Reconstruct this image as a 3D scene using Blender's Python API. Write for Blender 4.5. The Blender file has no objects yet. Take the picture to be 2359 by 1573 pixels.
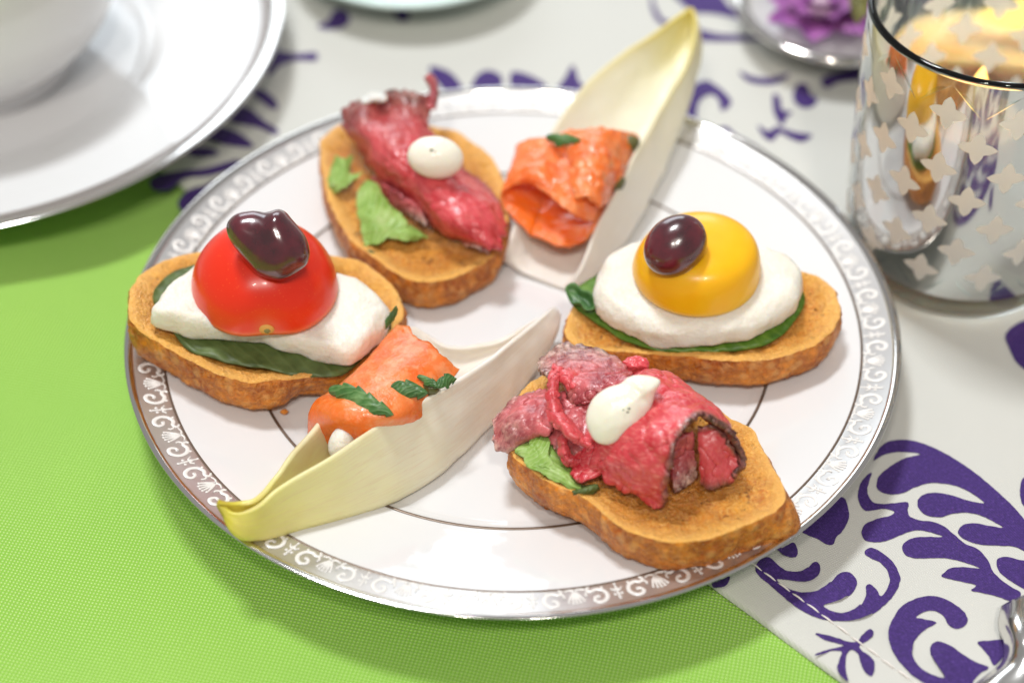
import bpy, bmesh, math, random
import numpy as np
from mathutils import Vector, Matrix, noise as mnoise
random.seed(7)
SC = bpy.context.scene
COL = SC.collection
CM = 0.01
PW, PH = 2359.0, 1573.0

# ---------------------------------------------------------------- camera
LENS = 70.0
EL = math.radians(43.41); DIST = 45.9; ROLL = math.radians(0.23); TGT = np.array([-0.02, -0.89, 1.6])
FW = np.array([0, math.cos(EL), -math.sin(EL)])
_r = np.array([1.0, 0, 0]); _u = np.cross(_r, FW)
RV = _r*math.cos(ROLL) + _u*math.sin(ROLL)
UV_ = -_r*math.sin(ROLL) + _u*math.cos(ROLL)
CAMP = TGT - FW*DIST
FL = LENS/36.0
cam_d = bpy.data.cameras.new('camera'); cam = bpy.data.objects.new('camera', cam_d); COL.objects.link(cam)
cam_d.lens = LENS; cam_d.sensor_width = 36; cam_d.clip_start = 0.01; cam_d.clip_end = 50
M = Matrix(((RV[0], UV_[0], -FW[0], CAMP[0]*CM), (RV[1], UV_[1], -FW[1], CAMP[1]*CM), (RV[2], UV_[2], -FW[2], CAMP[2]*CM), (0, 0, 0, 1)))
cam.matrix_world = M
SC.camera = cam
cam_d.dof.use_dof = True; cam_d.dof.focus_distance = 0.432; cam_d.dof.aperture_fstop = 6.7
SC.view_settings.view_transform = 'Standard'; SC.view_settings.look = 'None'
SC.view_settings.exposure = -0.16; SC.view_settings.gamma = 1.0

# ---------------------------------------------------------------- room light
world = bpy.data.worlds.new('World'); SC.world = world; world.use_nodes = True
bg = world.node_tree.nodes['Background']; bg.inputs[0].default_value = (1.0, 0.99, 0.98, 1); bg.inputs[1].default_value = 0.37

def lamp(name, pos, target, power, sx, sy, color):
    l = bpy.data.lights.new(name, 'AREA'); l.shape = 'RECTANGLE'; l.size = sx; l.size_y = sy; l.energy = power; l.color = color
    o = bpy.data.objects.new(name, l); COL.objects.link(o); o.location = pos
    o.rotation_euler = (Vector(target)-Vector(pos)).to_track_quat('-Z', 'Y').to_euler(); return o
lamp('key_light', (-0.42, 0.62, 2.05), (0, 0, 0), 37.0, 0.40, 0.26, (0.95, 0.98, 1.0))
lamp('window_light', (-0.25, 1.9, 0.80), (0, 0, 0.02), 13.0, 1.3, 0.75, (0.84, 0.93, 1.0))
lamp('ceiling_lamp', (-0.26, -1.05, 1.45), (0, 0, 0), 8.5, 0.13, 0.13, (1.0, 0.93, 0.85))
lamp('ceiling_lamp_second', (0.16, -0.98, 1.45), (0, 0, 0), 8.5, 0.13, 0.13, (1.0, 0.93, 0.85))

# ---------------------------------------------------------------- geometry helpers (centimetres)
def P(px, py, z):
    v = FW + RV*((px-PW/2)/(FL*PW)) + UV_*((PH/2-py)/(FL*PW))
    return CAMP + v*((z-CAMP[2])/v[2])
def plane3(a, b, c):
    p, q, r = P(*a), P(*b), P(*c)
    n = np.cross(q-p, r-p); n = n/n[2]
    return (float(n@p), -n[0], -n[1])            # z = A + Bx + Cy
def pz(pl, x, y): return pl[0]+pl[1]*x+pl[2]*y
def PP(px, py, pl):
    v = FW + RV*((px-PW/2)/(FL*PW)) + UV_*((PH/2-py)/(FL*PW))
    t = (pl[0]+pl[1]*CAMP[0]+pl[2]*CAMP[1]-CAMP[2])/(v[2]-pl[1]*v[0]-pl[2]*v[1])
    return CAMP+v*t
def nz(x, y, z, s=1.0): return mnoise.noise(Vector((x*s, y*s, z*s)))
def fbm(x, y, z, s=1.0, o=4):
    a = 0; amp = 1
    for i in range(o):
        a += amp*mnoise.noise(Vector((x*s+i*7.3, y*s, z*s))); s *= 2.0; amp *= .5
    return a
def link(name, me, mat, parent=None):
    o = bpy.data.objects.new(name, me); COL.objects.link(o)
    if mat is not None: me.materials.append(mat)
    if parent is not None: o.parent = parent
    return o
def meshobj(name, verts, faces, mat, parent=None, smooth=True, uv=None, attrs=None):
    me = bpy.data.meshes.new(name)
    me.from_pydata([tuple(float(c)*CM for c in v) for v in verts], [], [tuple(f) for f in faces])
    if smooth: me.polygons.foreach_set('use_smooth', [True]*len(me.polygons))
    if uv is not None:
        l = me.uv_layers.new(name='UVMap')
        idx = np.empty(len(me.loops), int); me.loops.foreach_get('vertex_index', idx)
        l.data.foreach_set('uv', np.asarray(uv, float)[idx].ravel())
    if attrs:
        for k, a in attrs.items():
            at = me.attributes.new(k, 'FLOAT', 'POINT'); at.data.foreach_set('value', np.asarray(a, float))
    me.update()
    return link(name, me, mat, parent)
def tag(o, label=None, cat=None, group=None, kind=None):
    if label: o['label'] = label
    if cat: o['category'] = cat
    if group: o['group'] = group
    if kind: o['kind'] = kind
    return o
def thing(name, label, cat, loc=(0, 0, 0), group=None):
    o = bpy.data.objects.new(name, None); COL.objects.link(o); o.empty_display_size = .01
    return tag(o, label, cat, group)
def cr(p0, p1, p2, p3, t):
    return .5*((2*p1)+(-p0+p2)*t+(2*p0-5*p1+4*p2-p3)*t*t+(-p0+3*p1-3*p2+p3)*t**3)
def closed_curve(pts, n):
    p = np.asarray(pts, float); m = len(p); out = []
    k = 24
    for i in range(m):
        for j in range(k):
            out.append(cr(p[i-1], p[i], p[(i+1) % m], p[(i+2) % m], j/k))
    out = np.array(out); d = np.r_[0, np.cumsum(np.linalg.norm(np.diff(np.r_[out, out[:1]], axis=0), axis=1))]
    s = np.linspace(0, d[-1], n+1)[:-1]; o2 = np.r_[out, out[:1]]
    return np.stack([np.interp(s, d, o2[:, c]) for c in range(p.shape[1])], 1)
def open_curve(pts, n):
    p = np.asarray(pts, float); m = len(p)
    q = np.r_[[2*p[0]-p[1]], p, [2*p[-1]-p[-2]]]
    out = []
    for t in np.linspace(0, m-1, n):
        i = min(int(t), m-2); out.append(cr(q[i], q[i+1], q[i+2], q[i+3], t-i))
    return np.array(out)
def grid_surface(ctrl, nu, nv):
    g = np.asarray(ctrl, float)
    a = np.array([open_curve(row, nv) for row in g])           # rows x nv x 3
    b = np.array([open_curve(a[:, j], nu) for j in range(nv)]) # nv x nu x 3
    return b.transpose(1, 0, 2)
def gridfaces(nu, nv, closev=False):
    f = []
    for i in range(nu-1):
        for j in range(nv if closev else nv-1):
            k = (j+1) % nv
            f.append((i*nv+j, (i+1)*nv+j, (i+1)*nv+k, i*nv+k))
    return f
def grid_normals(g):
    du = np.gradient(g, axis=0); dv = np.gradient(g, axis=1)
    n = np.cross(du, dv); return n/(np.linalg.norm(n, axis=2, keepdims=True)+1e-9)
def lathe(name, prof, mat, parent=None, n=128, center=(0, 0), closed_bottom=False):
    v = []; 
    for r, z in prof:
        for i in range(n):
            a = 2*math.pi*i/n; v.append((center[0]+r*math.cos(a), center[1]+r*math.sin(a), z))
    f = [(i*n+j, i*n+(j+1) % n, (i+1)*n+(j+1) % n, (i+1)*n+j) for i in range(len(prof)-1) for j in range(n)]
    return meshobj(name, v, f, mat, parent)
def smooth_prof(pts, n): return [tuple(p) for p in open_curve(pts, n)]

# ---------------------------------------------------------------- materials
def lin(c):
    c = c/255.0
    return c/12.92 if c <= .04045 else ((c+.055)/1.055)**2.4
def rgb(r, g, b, k=1.0): return (lin(r)*k, lin(g)*k, lin(b)*k, 1)
class NT:
    def __init__(s, name):
        s.m = bpy.data.materials.new(name); s.m.use_nodes = True; s.t = s.m.node_tree; s.b = s.t.nodes['Principled BSDF']
    def n(s, typ, **kw):
        nd = s.t.nodes.new(typ)
        for k, v in kw.items():
            if k in nd.inputs: nd.inputs[k].default_value = v
            else: setattr(nd, k, v)
        return nd
    def l(s, a, b): s.t.links.new(a, b)
    def coord(s, kind='Object'): return s.n('ShaderNodeTexCoord').outputs[kind]
    def noise(s, scale, detail=4, rough=.55, vec=None, stretch=None):
        nd = s.n('ShaderNodeTexNoise'); nd.inputs['Scale'].default_value = scale; nd.inputs['Detail'].default_value = detail; nd.inputs['Roughness'].default_value = rough
        v = vec if vec is not None else s.coord()
        if stretch:
            mp = s.n('ShaderNodeMapping'); mp.inputs['Scale'].default_value = stretch; s.l(v, mp.inputs[0]); v = mp.outputs[0]
        s.l(v, nd.inputs['Vector']); return nd.outputs['Fac']
    def ramp(s, fac, stops, interp='LINEAR'):
        nd = s.n('ShaderNodeValToRGB'); cr_ = nd.color_ramp; cr_.interpolation = interp
        while len(cr_.elements) < len(stops): cr_.elements.new(.5)
        for e, (p, c) in zip(cr_.elements, stops): e.position = p; e.color = c
        s.l(fac, nd.inputs[0]); return nd.outputs[0]
    def mix(s, fac, a, b, blend='MIX'):
        nd = s.n('ShaderNodeMix'); nd.data_type = 'RGBA'; nd.blend_type = blend
        for sock, v in ((nd.inputs[0], fac), (nd.inputs[6], a), (nd.inputs[7], b)):
            if hasattr(v, 'links'): s.l(v, sock)
            else: sock.default_value = v
        return nd.outputs[2]
    def math(s, op, a, b=0.0):
        nd = s.n('ShaderNodeMath'); nd.operation = op
        for sock, v in ((nd.inputs[0], a), (nd.inputs[1], b)):
            if hasattr(v, 'links'): s.l(v, sock)
            else: sock.default_value = v
        return nd.outputs[0]
    def attr(s, name): return s.n('ShaderNodeAttribute', attribute_name=name).outputs['Fac']
    def bump(s, h, strength=.3, dist=.001):
        nd = s.n('ShaderNodeBump'); nd.inputs['Strength'].default_value = strength; nd.inputs['Distance'].default_value = dist
        s.l(h, nd.inputs['Height']); s.l(nd.outputs[0], s.b.inputs['Normal'])
    def set(s, **kw):
        mp = dict(rough='Roughness', metal='Metallic', ior='IOR', spec='Specular IOR Level', sss='Subsurface Weight', sss_scale='Subsurface Scale',
                  coat='Coat Weight', coat_rough='Coat Roughness', trans='Transmission Weight', sheen='Sheen Weight', color='Base Color', alpha='Alpha')
        for k, v in kw.items():
            sock = s.b.inputs[mp[k]]
            if hasattr(v, 'links'): s.l(v, sock)
            else: sock.default_value = v
        return s
    def sss(s, w, radius, scale=.01):
        s.b.inputs['Subsurface Weight'].default_value = w; s.b.inputs['Subsurface Radius'].default_value = radius; s.b.inputs['Subsurface Scale'].default_value = scale; return s

def simple(name, col, **kw):
    t = NT(name); t.set(color=col, **kw); return t.m

# porcelain and metal
t = NT('porcelain'); t.set(color=(.735, .737, .74, 1), rough=.08, coat=.3, coat_rough=.02); porcelain = t.m
t = NT('silver_trim'); nn = t.noise(900, 2); t.set(color=(.60, .58, .565, 1), metal=.78, rough=.31); t.bump(nn, .05, .0002); silver = t.m
silver_edge = simple('polished_trim', (.74, .71, .68, 1), metal=1.0, rough=.10)
enamel = simple('raised_enamel', (.80, .78, .75, 1), rough=.25, spec=.6)
hairline = simple('platinum_line', (.16, .115, .085, 1), metal=.5, rough=.35)

hairline_soft = simple('grey_line', (.34, .30, .28, 1), metal=.6, rough=.3)
# fabrics
def weave(t, period, rot):
    co = t.coord(); mp = t.n('ShaderNodeMapping'); mp.inputs['Rotation'].default_value = (0, 0, rot); t.l(co, mp.inputs[0])
    dn = t.n('ShaderNodeTexNoise'); dn.inputs['Scale'].default_value = 120; t.l(mp.outputs[0], dn.inputs['Vector'])
    w = []
    for ax in ('X', 'Y'):
        wv = t.n('ShaderNodeTexWave'); wv.bands_direction = ax; wv.inputs['Scale'].default_value = .31416/period; wv.inputs['Distortion'].default_value = 2.2
        wv.inputs['Detail'].default_value = 1.0; wv.inputs['Detail Scale'].default_value = .25
        t.l(mp.outputs[0], wv.inputs['Vector']); w.append(wv.outputs['Fac'])
    return t.math('MULTIPLY', w[0], w[1]), mp.outputs[0]
t = NT('green_cloth'); h, v = weave(t, .00082, math.radians(14))
big = t.noise(9, 3)
c = t.ramp(h, [(0.0, rgb(104, 166, 36)), (.2, rgb(156, 214, 86)), (1.0, rgb(216, 250, 160))])
c = t.mix(t.math('MULTIPLY', big, .5), c, rgb(186, 224, 98))
t.set(color=c, rough=.75, sheen=.15, spec=.25); t.bump(h, .8, .0005); green_cloth = t.m
t = NT('runner_cloth'); h, v = weave(t, .00052, math.radians(-30)); blot = t.noise(25, 4)
c = t.mix(t.math('MULTIPLY', h, .35), rgb(200, 200, 194), rgb(226, 226, 222)); c = t.mix(t.math('MULTIPLY', blot, .3), c, rgb(208, 203, 192))
t.set(color=c, rough=.6, sheen=.1, spec=.3); t.bump(h, .35, .0003); runner_cloth = t.m
t = NT('purple_print'); h, v = weave(t, .00052, math.radians(-30)); g = t.noise(1500, 3, .7); blot = t.noise(60, 3)
c = t.ramp(g, [(.3, rgb(48, 26, 88)), (.55, rgb(66, 38, 116)), (.75, rgb(96, 66, 146))])
c = t.mix(t.math('MULTIPLY', blot, .35), c, rgb(58, 34, 92))
t.set(color=c, rough=.6, spec=.3, sheen=.1); t.bump(h, .35, .0003); purple_print = t.m
thread = simple('sewing_thread', rgb(236, 228, 222), rough=.4)
wood = simple('table_wood', (.2, .12, .07, 1), rough=.5)

# bread
def grain(t, scale, lo, hi, detail=3, rough=.6):
    if hi < lo: return t.ramp(t.noise(scale, detail, rough), [(hi, (1, 1, 1, 1)), (lo, (0, 0, 0, 1))])
    return t.ramp(t.noise(scale, detail, rough), [(lo, (0, 0, 0, 1)), (hi, (1, 1, 1, 1))])
t = NT('toast_crumb'); n1 = grain(t, 150, .36, .64, 5, .65); n2 = grain(t, 620, .38, .62, 4, .65); n4 = grain(t, 1350, .40, .62, 3, .7)
pit = t.attr('pit'); ed = t.attr('edge')
hole = grain(t, 420, .37, .31, 3, .6)
c = t.mix(n1, rgb(208, 112, 14), rgb(250, 176, 54))
c = t.mix(t.math('MULTIPLY', n2, .50), c, rgb(150, 70, 6))
c = t.mix(t.math('MULTIPLY', n4, .55), c, rgb(255, 206, 112))  # pale fine grain, small bright glints painted into the crumb colour
c = t.mix(t.math('MULTIPLY', t.math('MULTIPLY', grain(t, 75, .40, .60, 3), t.math('SUBTRACT', 1.0, ed)), .48), c, rgb(176, 90, 14))
c = t.mix(t.math('MULTIPLY', pit, .22), c, rgb(128, 62, 12))
c = t.mix(t.math('MULTIPLY', hole, .75), c, rgb(104, 48, 10))
c = t.mix(t.math('MULTIPLY', ed, .7), c, rgb(255, 196, 104))
t.set(color=c, rough=.32, spec=.6)
t.bump(t.math('ADD', t.math('MULTIPLY', n2, -.7), t.math('ADD', t.math('MULTIPLY', hole, -1.6), t.math('MULTIPLY', n4, .9))), .55, .0008); crumb_mat = t.m
t = NT('toast_crust'); n1 = grain(t, 120, .38, .62, 5, .6); n2 = grain(t, 430, .40, .60, 4, .6); n4 = grain(t, 1100, .42, .60, 3, .6)
vo = t.n('ShaderNodeTexVoronoi'); vo.inputs['Scale'].default_value = 300; t.l(t.coord(), vo.inputs['Vector'])
spot = t.ramp(vo.outputs['Distance'], [(.18, (1, 1, 1, 1)), (.42, (0, 0, 0, 1))])
c = t.mix(n1, rgb(176, 84, 8), rgb(240, 146, 36))
c = t.mix(t.math('MULTIPLY', n2, .52), c, rgb(130, 60, 12))
c = t.mix(t.math('MULTIPLY', spot, .42), c, rgb(248, 190, 114))
c = t.mix(t.math('MULTIPLY', n4, .35), c, rgb(236, 164, 82))
t.set(color=c, rough=.38, spec=.5); t.bump(t.math('ADD', t.math('MULTIPLY', n2, -.6), t.math('ADD', n4, t.math('MULTIPLY', spot, .8))), .5, .0007); crust_mat = t.m

# cheese, cream
t = NT('white_cheese'); n1 = t.noise(90, 4); n2 = t.noise(700, 4)
c = t.mix(n1, rgb(238, 235, 226), rgb(224, 216, 198))
t.set(color=c, rough=.38, spec=.45); t.sss(.45, (.010, .007, .004), .5); t.bump(t.math('ADD', n2, t.math('MULTIPLY', t.noise(260, 4), 1.5)), .45, .0009); cheese_mat = t.m
t = NT('herb_cream'); t.set(color=rgb(242, 238, 222), rough=.22, spec=.5); t.sss(.4, (.008, .006, .004), .4); t.bump(t.noise(160, 3), .12, .0008); cream_mat = t.m
herb_speck_mat = simple('herb_speck', rgb(60, 72, 40), rough=.6)

# tomato, grape
t = NT('red_tomato'); n1 = t.noise(60, 3); hz = t.attr('height')
c = t.ramp(hz, [(0.0, rgb(240, 96, 40)), (.12, rgb(236, 58, 22)), (.6, rgb(232, 44, 14)), (1.0, rgb(224, 40, 14))])
vs = t.n('ShaderNodeTexVoronoi'); vs.inputs['Scale'].default_value = 900; t.l(t.coord(), vs.inputs['Vector'])
c = t.mix(t.math('MULTIPLY', t.ramp(vs.outputs['Distance'], [(.10, (1, 1, 1, 1)), (.2, (0, 0, 0, 1))]), .22), c, rgb(250, 130, 60))
c = t.mix(t.ramp(hz, [(.03, (.7, .7, .7, 1)), (.09, (0, 0, 0, 1))]), c, rgb(246, 128, 78))
c = t.mix(t.attr('scar'), c, rgb(232, 130, 50))
c = t.mix(t.math('MULTIPLY', n1, .25), c, rgb(232, 70, 30))
t.set(color=c, rough=.3, spec=.45, coat=.18, coat_rough=.05); t.sss(.25, (.012, .003, .001), .4); red_tomato = t.m
t = NT('yellow_tomato'); n1 = t.noise(60, 3); hz = t.attr('height')
c = t.mix(n1, rgb(254, 196, 8), rgb(244, 164, 0))
c = t.mix(t.ramp(hz, [(.03, (.7, .7, .7, 1)), (.12, (0, 0, 0, 1))]), c, rgb(252, 206, 90))
c = t.mix(t.math('MULTIPLY', t.noise(260, 3), .25), c, rgb(255, 212, 60))
t.set(color=c, rough=.3, spec=.4, coat=.12, coat_rough=.05); t.sss(.3, (.012, .006, .001), .4); yellow_tomato = t.m
t = NT('dark_grape'); n1 = t.noise(140, 4)
c = t.ramp(n1, [(.3, rgb(58, 12, 22)), (.6, rgb(96, 22, 36)), (.8, rgb(118, 36, 48))])
t.set(color=c, rough=.22, spec=.9, coat=.5, coat_rough=.15); t.sss(.15, (.004, .001, .001), .3); t.bump(t.noise(500, 3), .06, .0005); grape_mat = t.m
scar_mat = simple('tomato_scar', rgb(226, 168, 84), rough=.6)
scar_core = simple('tomato_scar_core', rgb(140, 132, 76), rough=.6)

# leaves
def leaf_mat(name, c0, c1, c2, rough=.4, tr=.25):
    t = NT(name); n1 = t.noise(220, 4); uv = t.coord('UV')
    vn = t.n('ShaderNodeTexWave'); vn.inputs['Scale'].default_value = 3.2; vn.inputs['Distortion'].default_value = 2.5; vn.bands_direction = 'DIAGONAL'; t.l(uv, vn.inputs['Vector'])
    c = t.ramp(n1, [(.3, c0), (.55, c1), (.8, c2)])
    c = t.mix(t.math('MULTIPLY', t.math('POWER', vn.outputs['Fac'], 8.0), .4), c, c2)
    t.set(color=c, rough=rough, spec=.45); t.bump(t.math('ADD', n1, t.math('MULTIPLY', vn.outputs['Fac'], .7)), .3, .0006)
    tb = t.n('ShaderNodeBsdfTranslucent'); t.l(c, tb.inputs[0]); mx = t.n('ShaderNodeMixShader'); mx.inputs[0].default_value = tr
    out = t.t.nodes['Material Output']; t.l(t.b.outputs[0], mx.inputs[1]); t.l(tb.outputs[0], mx.inputs[2]); t.l(mx.outputs[0], out.inputs[0])
    return t.m
basil_mat = leaf_mat('basil_green', rgb(74, 90, 46), rgb(92, 110, 58), rgb(112, 130, 76), .42, .2)
basil_bright = leaf_mat('basil_bright', rgb(70, 112, 34), rgb(98, 140, 44), rgb(136, 172, 70), .38, .25)
parsley_mat = leaf_mat('parsley_green', rgb(54, 96, 48), rgb(84, 130, 68), rgb(150, 186, 122), .36, .25)
arugula_mat = leaf_mat('arugula_green', rgb(146, 188, 80), rgb(176, 212, 112), rgb(214, 234, 166), .4, .35)
caper_mat = simple('caper_green', rgb(92, 92, 48), rough=.3)

# meat and fish
t = NT('roast_beef'); n1 = grain(t, 130, .36, .64, 5, .62); n2 = grain(t, 520, .38, .62, 4, .65); n4 = grain(t, 1300, .42, .62, 3, .7); se = t.attr('sear')
c = t.mix(n1, rgb(188, 32, 46), rgb(228, 88, 96))
c = t.mix(t.math('MULTIPLY', n2, .28), c, rgb(176, 18, 36))
c = t.mix(t.math('MULTIPLY', n4, .10), c, rgb(246, 140, 136))
sm = t.math('MULTIPLY', se, t.math('ADD', .75, t.math('MULTIPLY', n1, .5)))
c = t.mix(sm, c, t.mix(n2, rgb(62, 26, 24), rgb(132, 88, 76)))
fib = t.noise(9, 4, .6, vec=t.coord('UV'), stretch=(1.5, 9, 1))
c = t.mix(t.ramp(fib, [(.5, (0, 0, 0, 1)), (.68, (.5, .5, .5, 1))]), c, rgb(250, 158, 150))
t.set(color=c, rough=.30, spec=.5, coat=.2, coat_rough=.15); t.sss(.12, (.006, .002, .0015), .3); t.bump(t.math('ADD', t.math('MULTIPLY', n2, -.4), t.math('MULTIPLY', n4, .2)), .28, .0005); beef_mat = t.m
t = NT('browned_beef'); n1 = grain(t, 130, .36, .64, 5, .6); n2 = grain(t, 480, .38, .62, 4, .65); n4 = grain(t, 1300, .42, .62, 3, .7)
c = t.mix(n1, rgb(150, 50, 62), rgb(220, 106, 110))
c = t.mix(t.math('MULTIPLY', n2, .30), c, rgb(120, 34, 46))
c = t.mix(t.math('MULTIPLY', n4, .08), c, rgb(236, 160, 150))
c = t.mix(t.attr('sear'), c, t.mix(n2, rgb(206, 180, 164), rgb(84, 38, 38)))
fib = t.noise(9, 4, .6, vec=t.coord('UV'), stretch=(1.5, 9, 1))
c = t.mix(t.ramp(fib, [(.5, (0, 0, 0, 1)), (.7, (.45, .45, .45, 1))]), c, rgb(240, 150, 146))
t.set(color=c, rough=.28, spec=.5, coat=.2, coat_rough=.15); t.sss(.12, (.006, .002, .0015), .3); t.bump(t.math('ADD', t.math('MULTIPLY', n2, -.4), t.math('MULTIPLY', n4, .2)), .28, .0005); beef_brown = t.m
t = NT('smoked_salmon'); n1 = t.noise(90, 5, .6, stretch=(1, 1, 1)); n2 = t.noise(480, 4, .7); uvn = t.coord('UV')
wv = t.n('ShaderNodeTexWave'); wv.inputs['Scale'].default_value = 2.2; wv.inputs['Distortion'].default_value = 5; wv.inputs['Detail'].default_value = 3; t.l(uvn, wv.inputs['Vector'])
c = t.ramp(n1, [(.3, rgb(240, 92, 12)), (.5, rgb(248, 116, 36)), (.7, rgb(250, 140, 76))])
c = t.mix(t.math('MULTIPLY', t.math('POWER', wv.outputs['Fac'], 3.0), .15), c, rgb(246, 170, 132))
g2 = grain(t, 330, .46, .64, 4, .65)
c = t.mix(t.math('MULTIPLY', g2, .45), c, rgb(252, 176, 122))
c = t.mix(t.math('MULTIPLY', t.attr('deep'), .9), c, rgb(252, 108, 4))
t.set(color=c, rough=.25, spec=.55, coat=.25, coat_rough=.1); t.sss(.35, (.010, .003, .001), .5); t.bump(t.math('ADD', n2, n1), .55, .0007); salmon_mat = t.m

# endive: colour along the leaf (u), from yellow tip to white base
t = NT('endive_leaf'); uv = t.coord('UV'); sp = t.n('ShaderNodeSeparateXYZ'); t.l(uv, sp.inputs[0])
n1 = t.noise(120, 4); nv = t.noise(9, 5, .6, vec=uv, stretch=(1.2, 7, 1))
f = t.math('ADD', sp.outputs[0], t.math('MULTIPLY', t.math('SUBTRACT', n1, .5), .10))
c = t.ramp(f, [(0.0, rgb(204, 184, 36)), (.07, rgb(226, 212, 76)), (.28, rgb(242, 234, 156)), (.48, rgb(246, 240, 206)), (.65, rgb(250, 243, 230)), (1.0, rgb(248, 242, 234))])
vn = t.ramp(t.noise(5, 3, .5, vec=uv, stretch=(1.0, 14, 1)), [(.47, (0, 0, 0, 1)), (.5, (1, 1, 1, 1)), (.53, (0, 0, 0, 1))])
c = t.mix(t.math('MULTIPLY', t.math('SUBTRACT', nv, .46), .7), c, rgb(244, 214, 186))
c = t.mix(t.math('MULTIPLY', vn, .22), c, rgb(222, 184, 150))
stn = t.ramp(t.noise(70, 4), [(.58, (0, 0, 0, 1)), (.72, (1, 1, 1, 1))])
c = t.mix(t.math('MULTIPLY', stn, .35), c, rgb(214, 186, 128))
t.set(color=c, rough=.33, spec=.45); t.sss(.25, (.010, .008, .005), .4); t.bump(nv, .14, .0008)
tb = t.n('ShaderNodeBsdfTranslucent'); t.l(c, tb.inputs[0]); mx = t.n('ShaderNodeMixShader'); mx.inputs[0].default_value = .14; t.l(t.b.outputs[0], mx.inputs[1]); t.l(tb.outputs[0], mx.inputs[2]); t.l(mx.outputs[0], t.t.nodes['Material Output'].inputs[0])
endive_mat = t.m
t = NT('endive_leaf_pale'); uv = t.coord('UV'); sp = t.n('ShaderNodeSeparateXYZ'); t.l(uv, sp.inputs[0]); n1 = t.noise(120, 4); nv = t.noise(9, 5, .6, vec=uv, stretch=(1.2, 7, 1))
f = t.math('ADD', sp.outputs[0], t.math('MULTIPLY', t.math('SUBTRACT', n1, .5), .06))
c = t.ramp(f, [(0.0, rgb(230, 210, 104)), (.06, rgb(240, 228, 150)), (.24, rgb(246, 241, 212)), (.6, rgb(248, 243, 228)), (1.0, rgb(248, 240, 230))])
c = t.mix(t.attr('rim'), c, rgb(236, 214, 110))
c = t.mix(t.math('MULTIPLY', t.math('SUBTRACT', nv, .5), .5), c, rgb(224, 210, 180))
t.set(color=c, rough=.33, spec=.45); t.sss(.25, (.010, .008, .005), .4); t.bump(nv, .14, .0008)
tb = t.n('ShaderNodeBsdfTranslucent'); t.l(c, tb.inputs[0]); mx = t.n('ShaderNodeMixShader'); mx.inputs[0].default_value = .14; t.l(t.b.outputs[0], mx.inputs[1]); t.l(tb.outputs[0], mx.inputs[2]); t.l(mx.outputs[0], t.t.nodes['Material Output'].inputs[0])
endive_pale = t.m

# glass and candle
t = NT('clear_glass'); t.set(color=(.90, .97, .96, 1), rough=.0, trans=1.0, ior=1.46); glass_mat = t.m
t = NT('green_tinted_glass'); t.set(color=(.82, .93, .90, 1), rough=.02, trans=.6, ior=1.46); green_glass = t.m
t = NT('mirror_coating'); t.set(color=(.66, .67, .66, 1), metal=1.0, rough=.07)
tr = t.n('ShaderNodeBsdfTransparent'); tr.inputs[0].default_value = (.9, .9, .9, 1); mx = t.n('ShaderNodeMixShader'); mx.inputs[0].default_value = .12
t.l(t.b.outputs[0], mx.inputs[1]); t.l(tr.outputs[0], mx.inputs[2]); t.l(mx.outputs[0], t.t.nodes['Material Output'].inputs[0]); mirror_mat = t.m
t = NT('frosted_star'); t.set(color=(.90, .88, .85, 1), rough=.5)
tb = t.n('ShaderNodeBsdfTranslucent'); tb.inputs[0].default_value = (.95, .9, .84, 1); mx = t.n('ShaderNodeMixShader'); mx.inputs[0].default_value = .5
t.l(t.b.outputs[0], mx.inputs[1]); t.l(tb.outputs[0], mx.inputs[2]); t.l(mx.outputs[0], t.t.nodes['Material Output'].inputs[0]); star_mat = t.m
t = NT('candle_wax'); t.set(color=rgb(250, 214, 170), rough=.4); t.sss(.6, (.02, .01, .005), .5); wax_mat = t.m
t = NT('candle_flame'); e = t.n('ShaderNodeEmission'); e.inputs[0].default_value = (1, .62, .16, 1); e.inputs[1].default_value = 3.5
t.l(e.outputs[0], t.t.nodes['Material Output'].inputs[0]); flame_mat = t.m
wick_mat = simple('wick', (.03, .02, .015, 1), rough=.8)
t = NT('petal_purple'); c = t.ramp(t.noise(180, 4), [(.3, rgb(120, 60, 130)), (.55, rgb(168, 96, 168)), (.8, rgb(214, 176, 206))]); t.set(color=c, rough=.5); t.sss(.2, (.004, .002, .004), .4); petal_mat = t.m
t = NT('petal_pale'); c = t.ramp(t.noise(180, 4), [(.3, rgb(190, 160, 180)), (.6, rgb(226, 208, 216)), (.8, rgb(240, 232, 232))]); t.set(color=c, rough=.5); petal_pale = t.m
olive_leaf = leaf_mat('flower_leaf', rgb(96, 92, 36), rgb(130, 126, 60), rgb(160, 160, 100))
cutlery_mat = simple('cutlery_steel', (.75, .73, .70, 1), metal=1.0, rough=.16)

# ================================================================ table, cloth, runner
tag(meshobj('table_top', [(-60, -50, -3), (60, -50, -3), (60, 60, -3), (-60, 60, -3), (-60, -50, -.35), (60, -50, -.35), (60, 60, -.35), (-60, 60, -.35)],
    [(3, 2, 1, 0), (4, 5, 6, 7), (0, 1, 5, 4), (1, 2, 6, 5), (2, 3, 7, 6), (3, 0, 4, 7)], wood, smooth=False), kind='structure')
def cloth_z(x, y):
    d = max(0, math.hypot(x, y)-9)
    w = min(1, d/5.0) if x < 6 else 0
    return -.06 + .10*w*(math.sin(x*.62+y*.55+1.0)*1.0 + nz(x, y, 3, .22)*3.4) - .05*w
n = 150
xs = np.linspace(-42, 42, n); ys = np.linspace(-30, 42, n)
V = [(x, y, cloth_z(x, y)) for y in ys for x in xs]
tag(meshobj('green_tablecloth', V, gridfaces(n, n), green_cloth), 'bright green woven tablecloth under the plate, at lower left', 'tablecloth')

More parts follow.
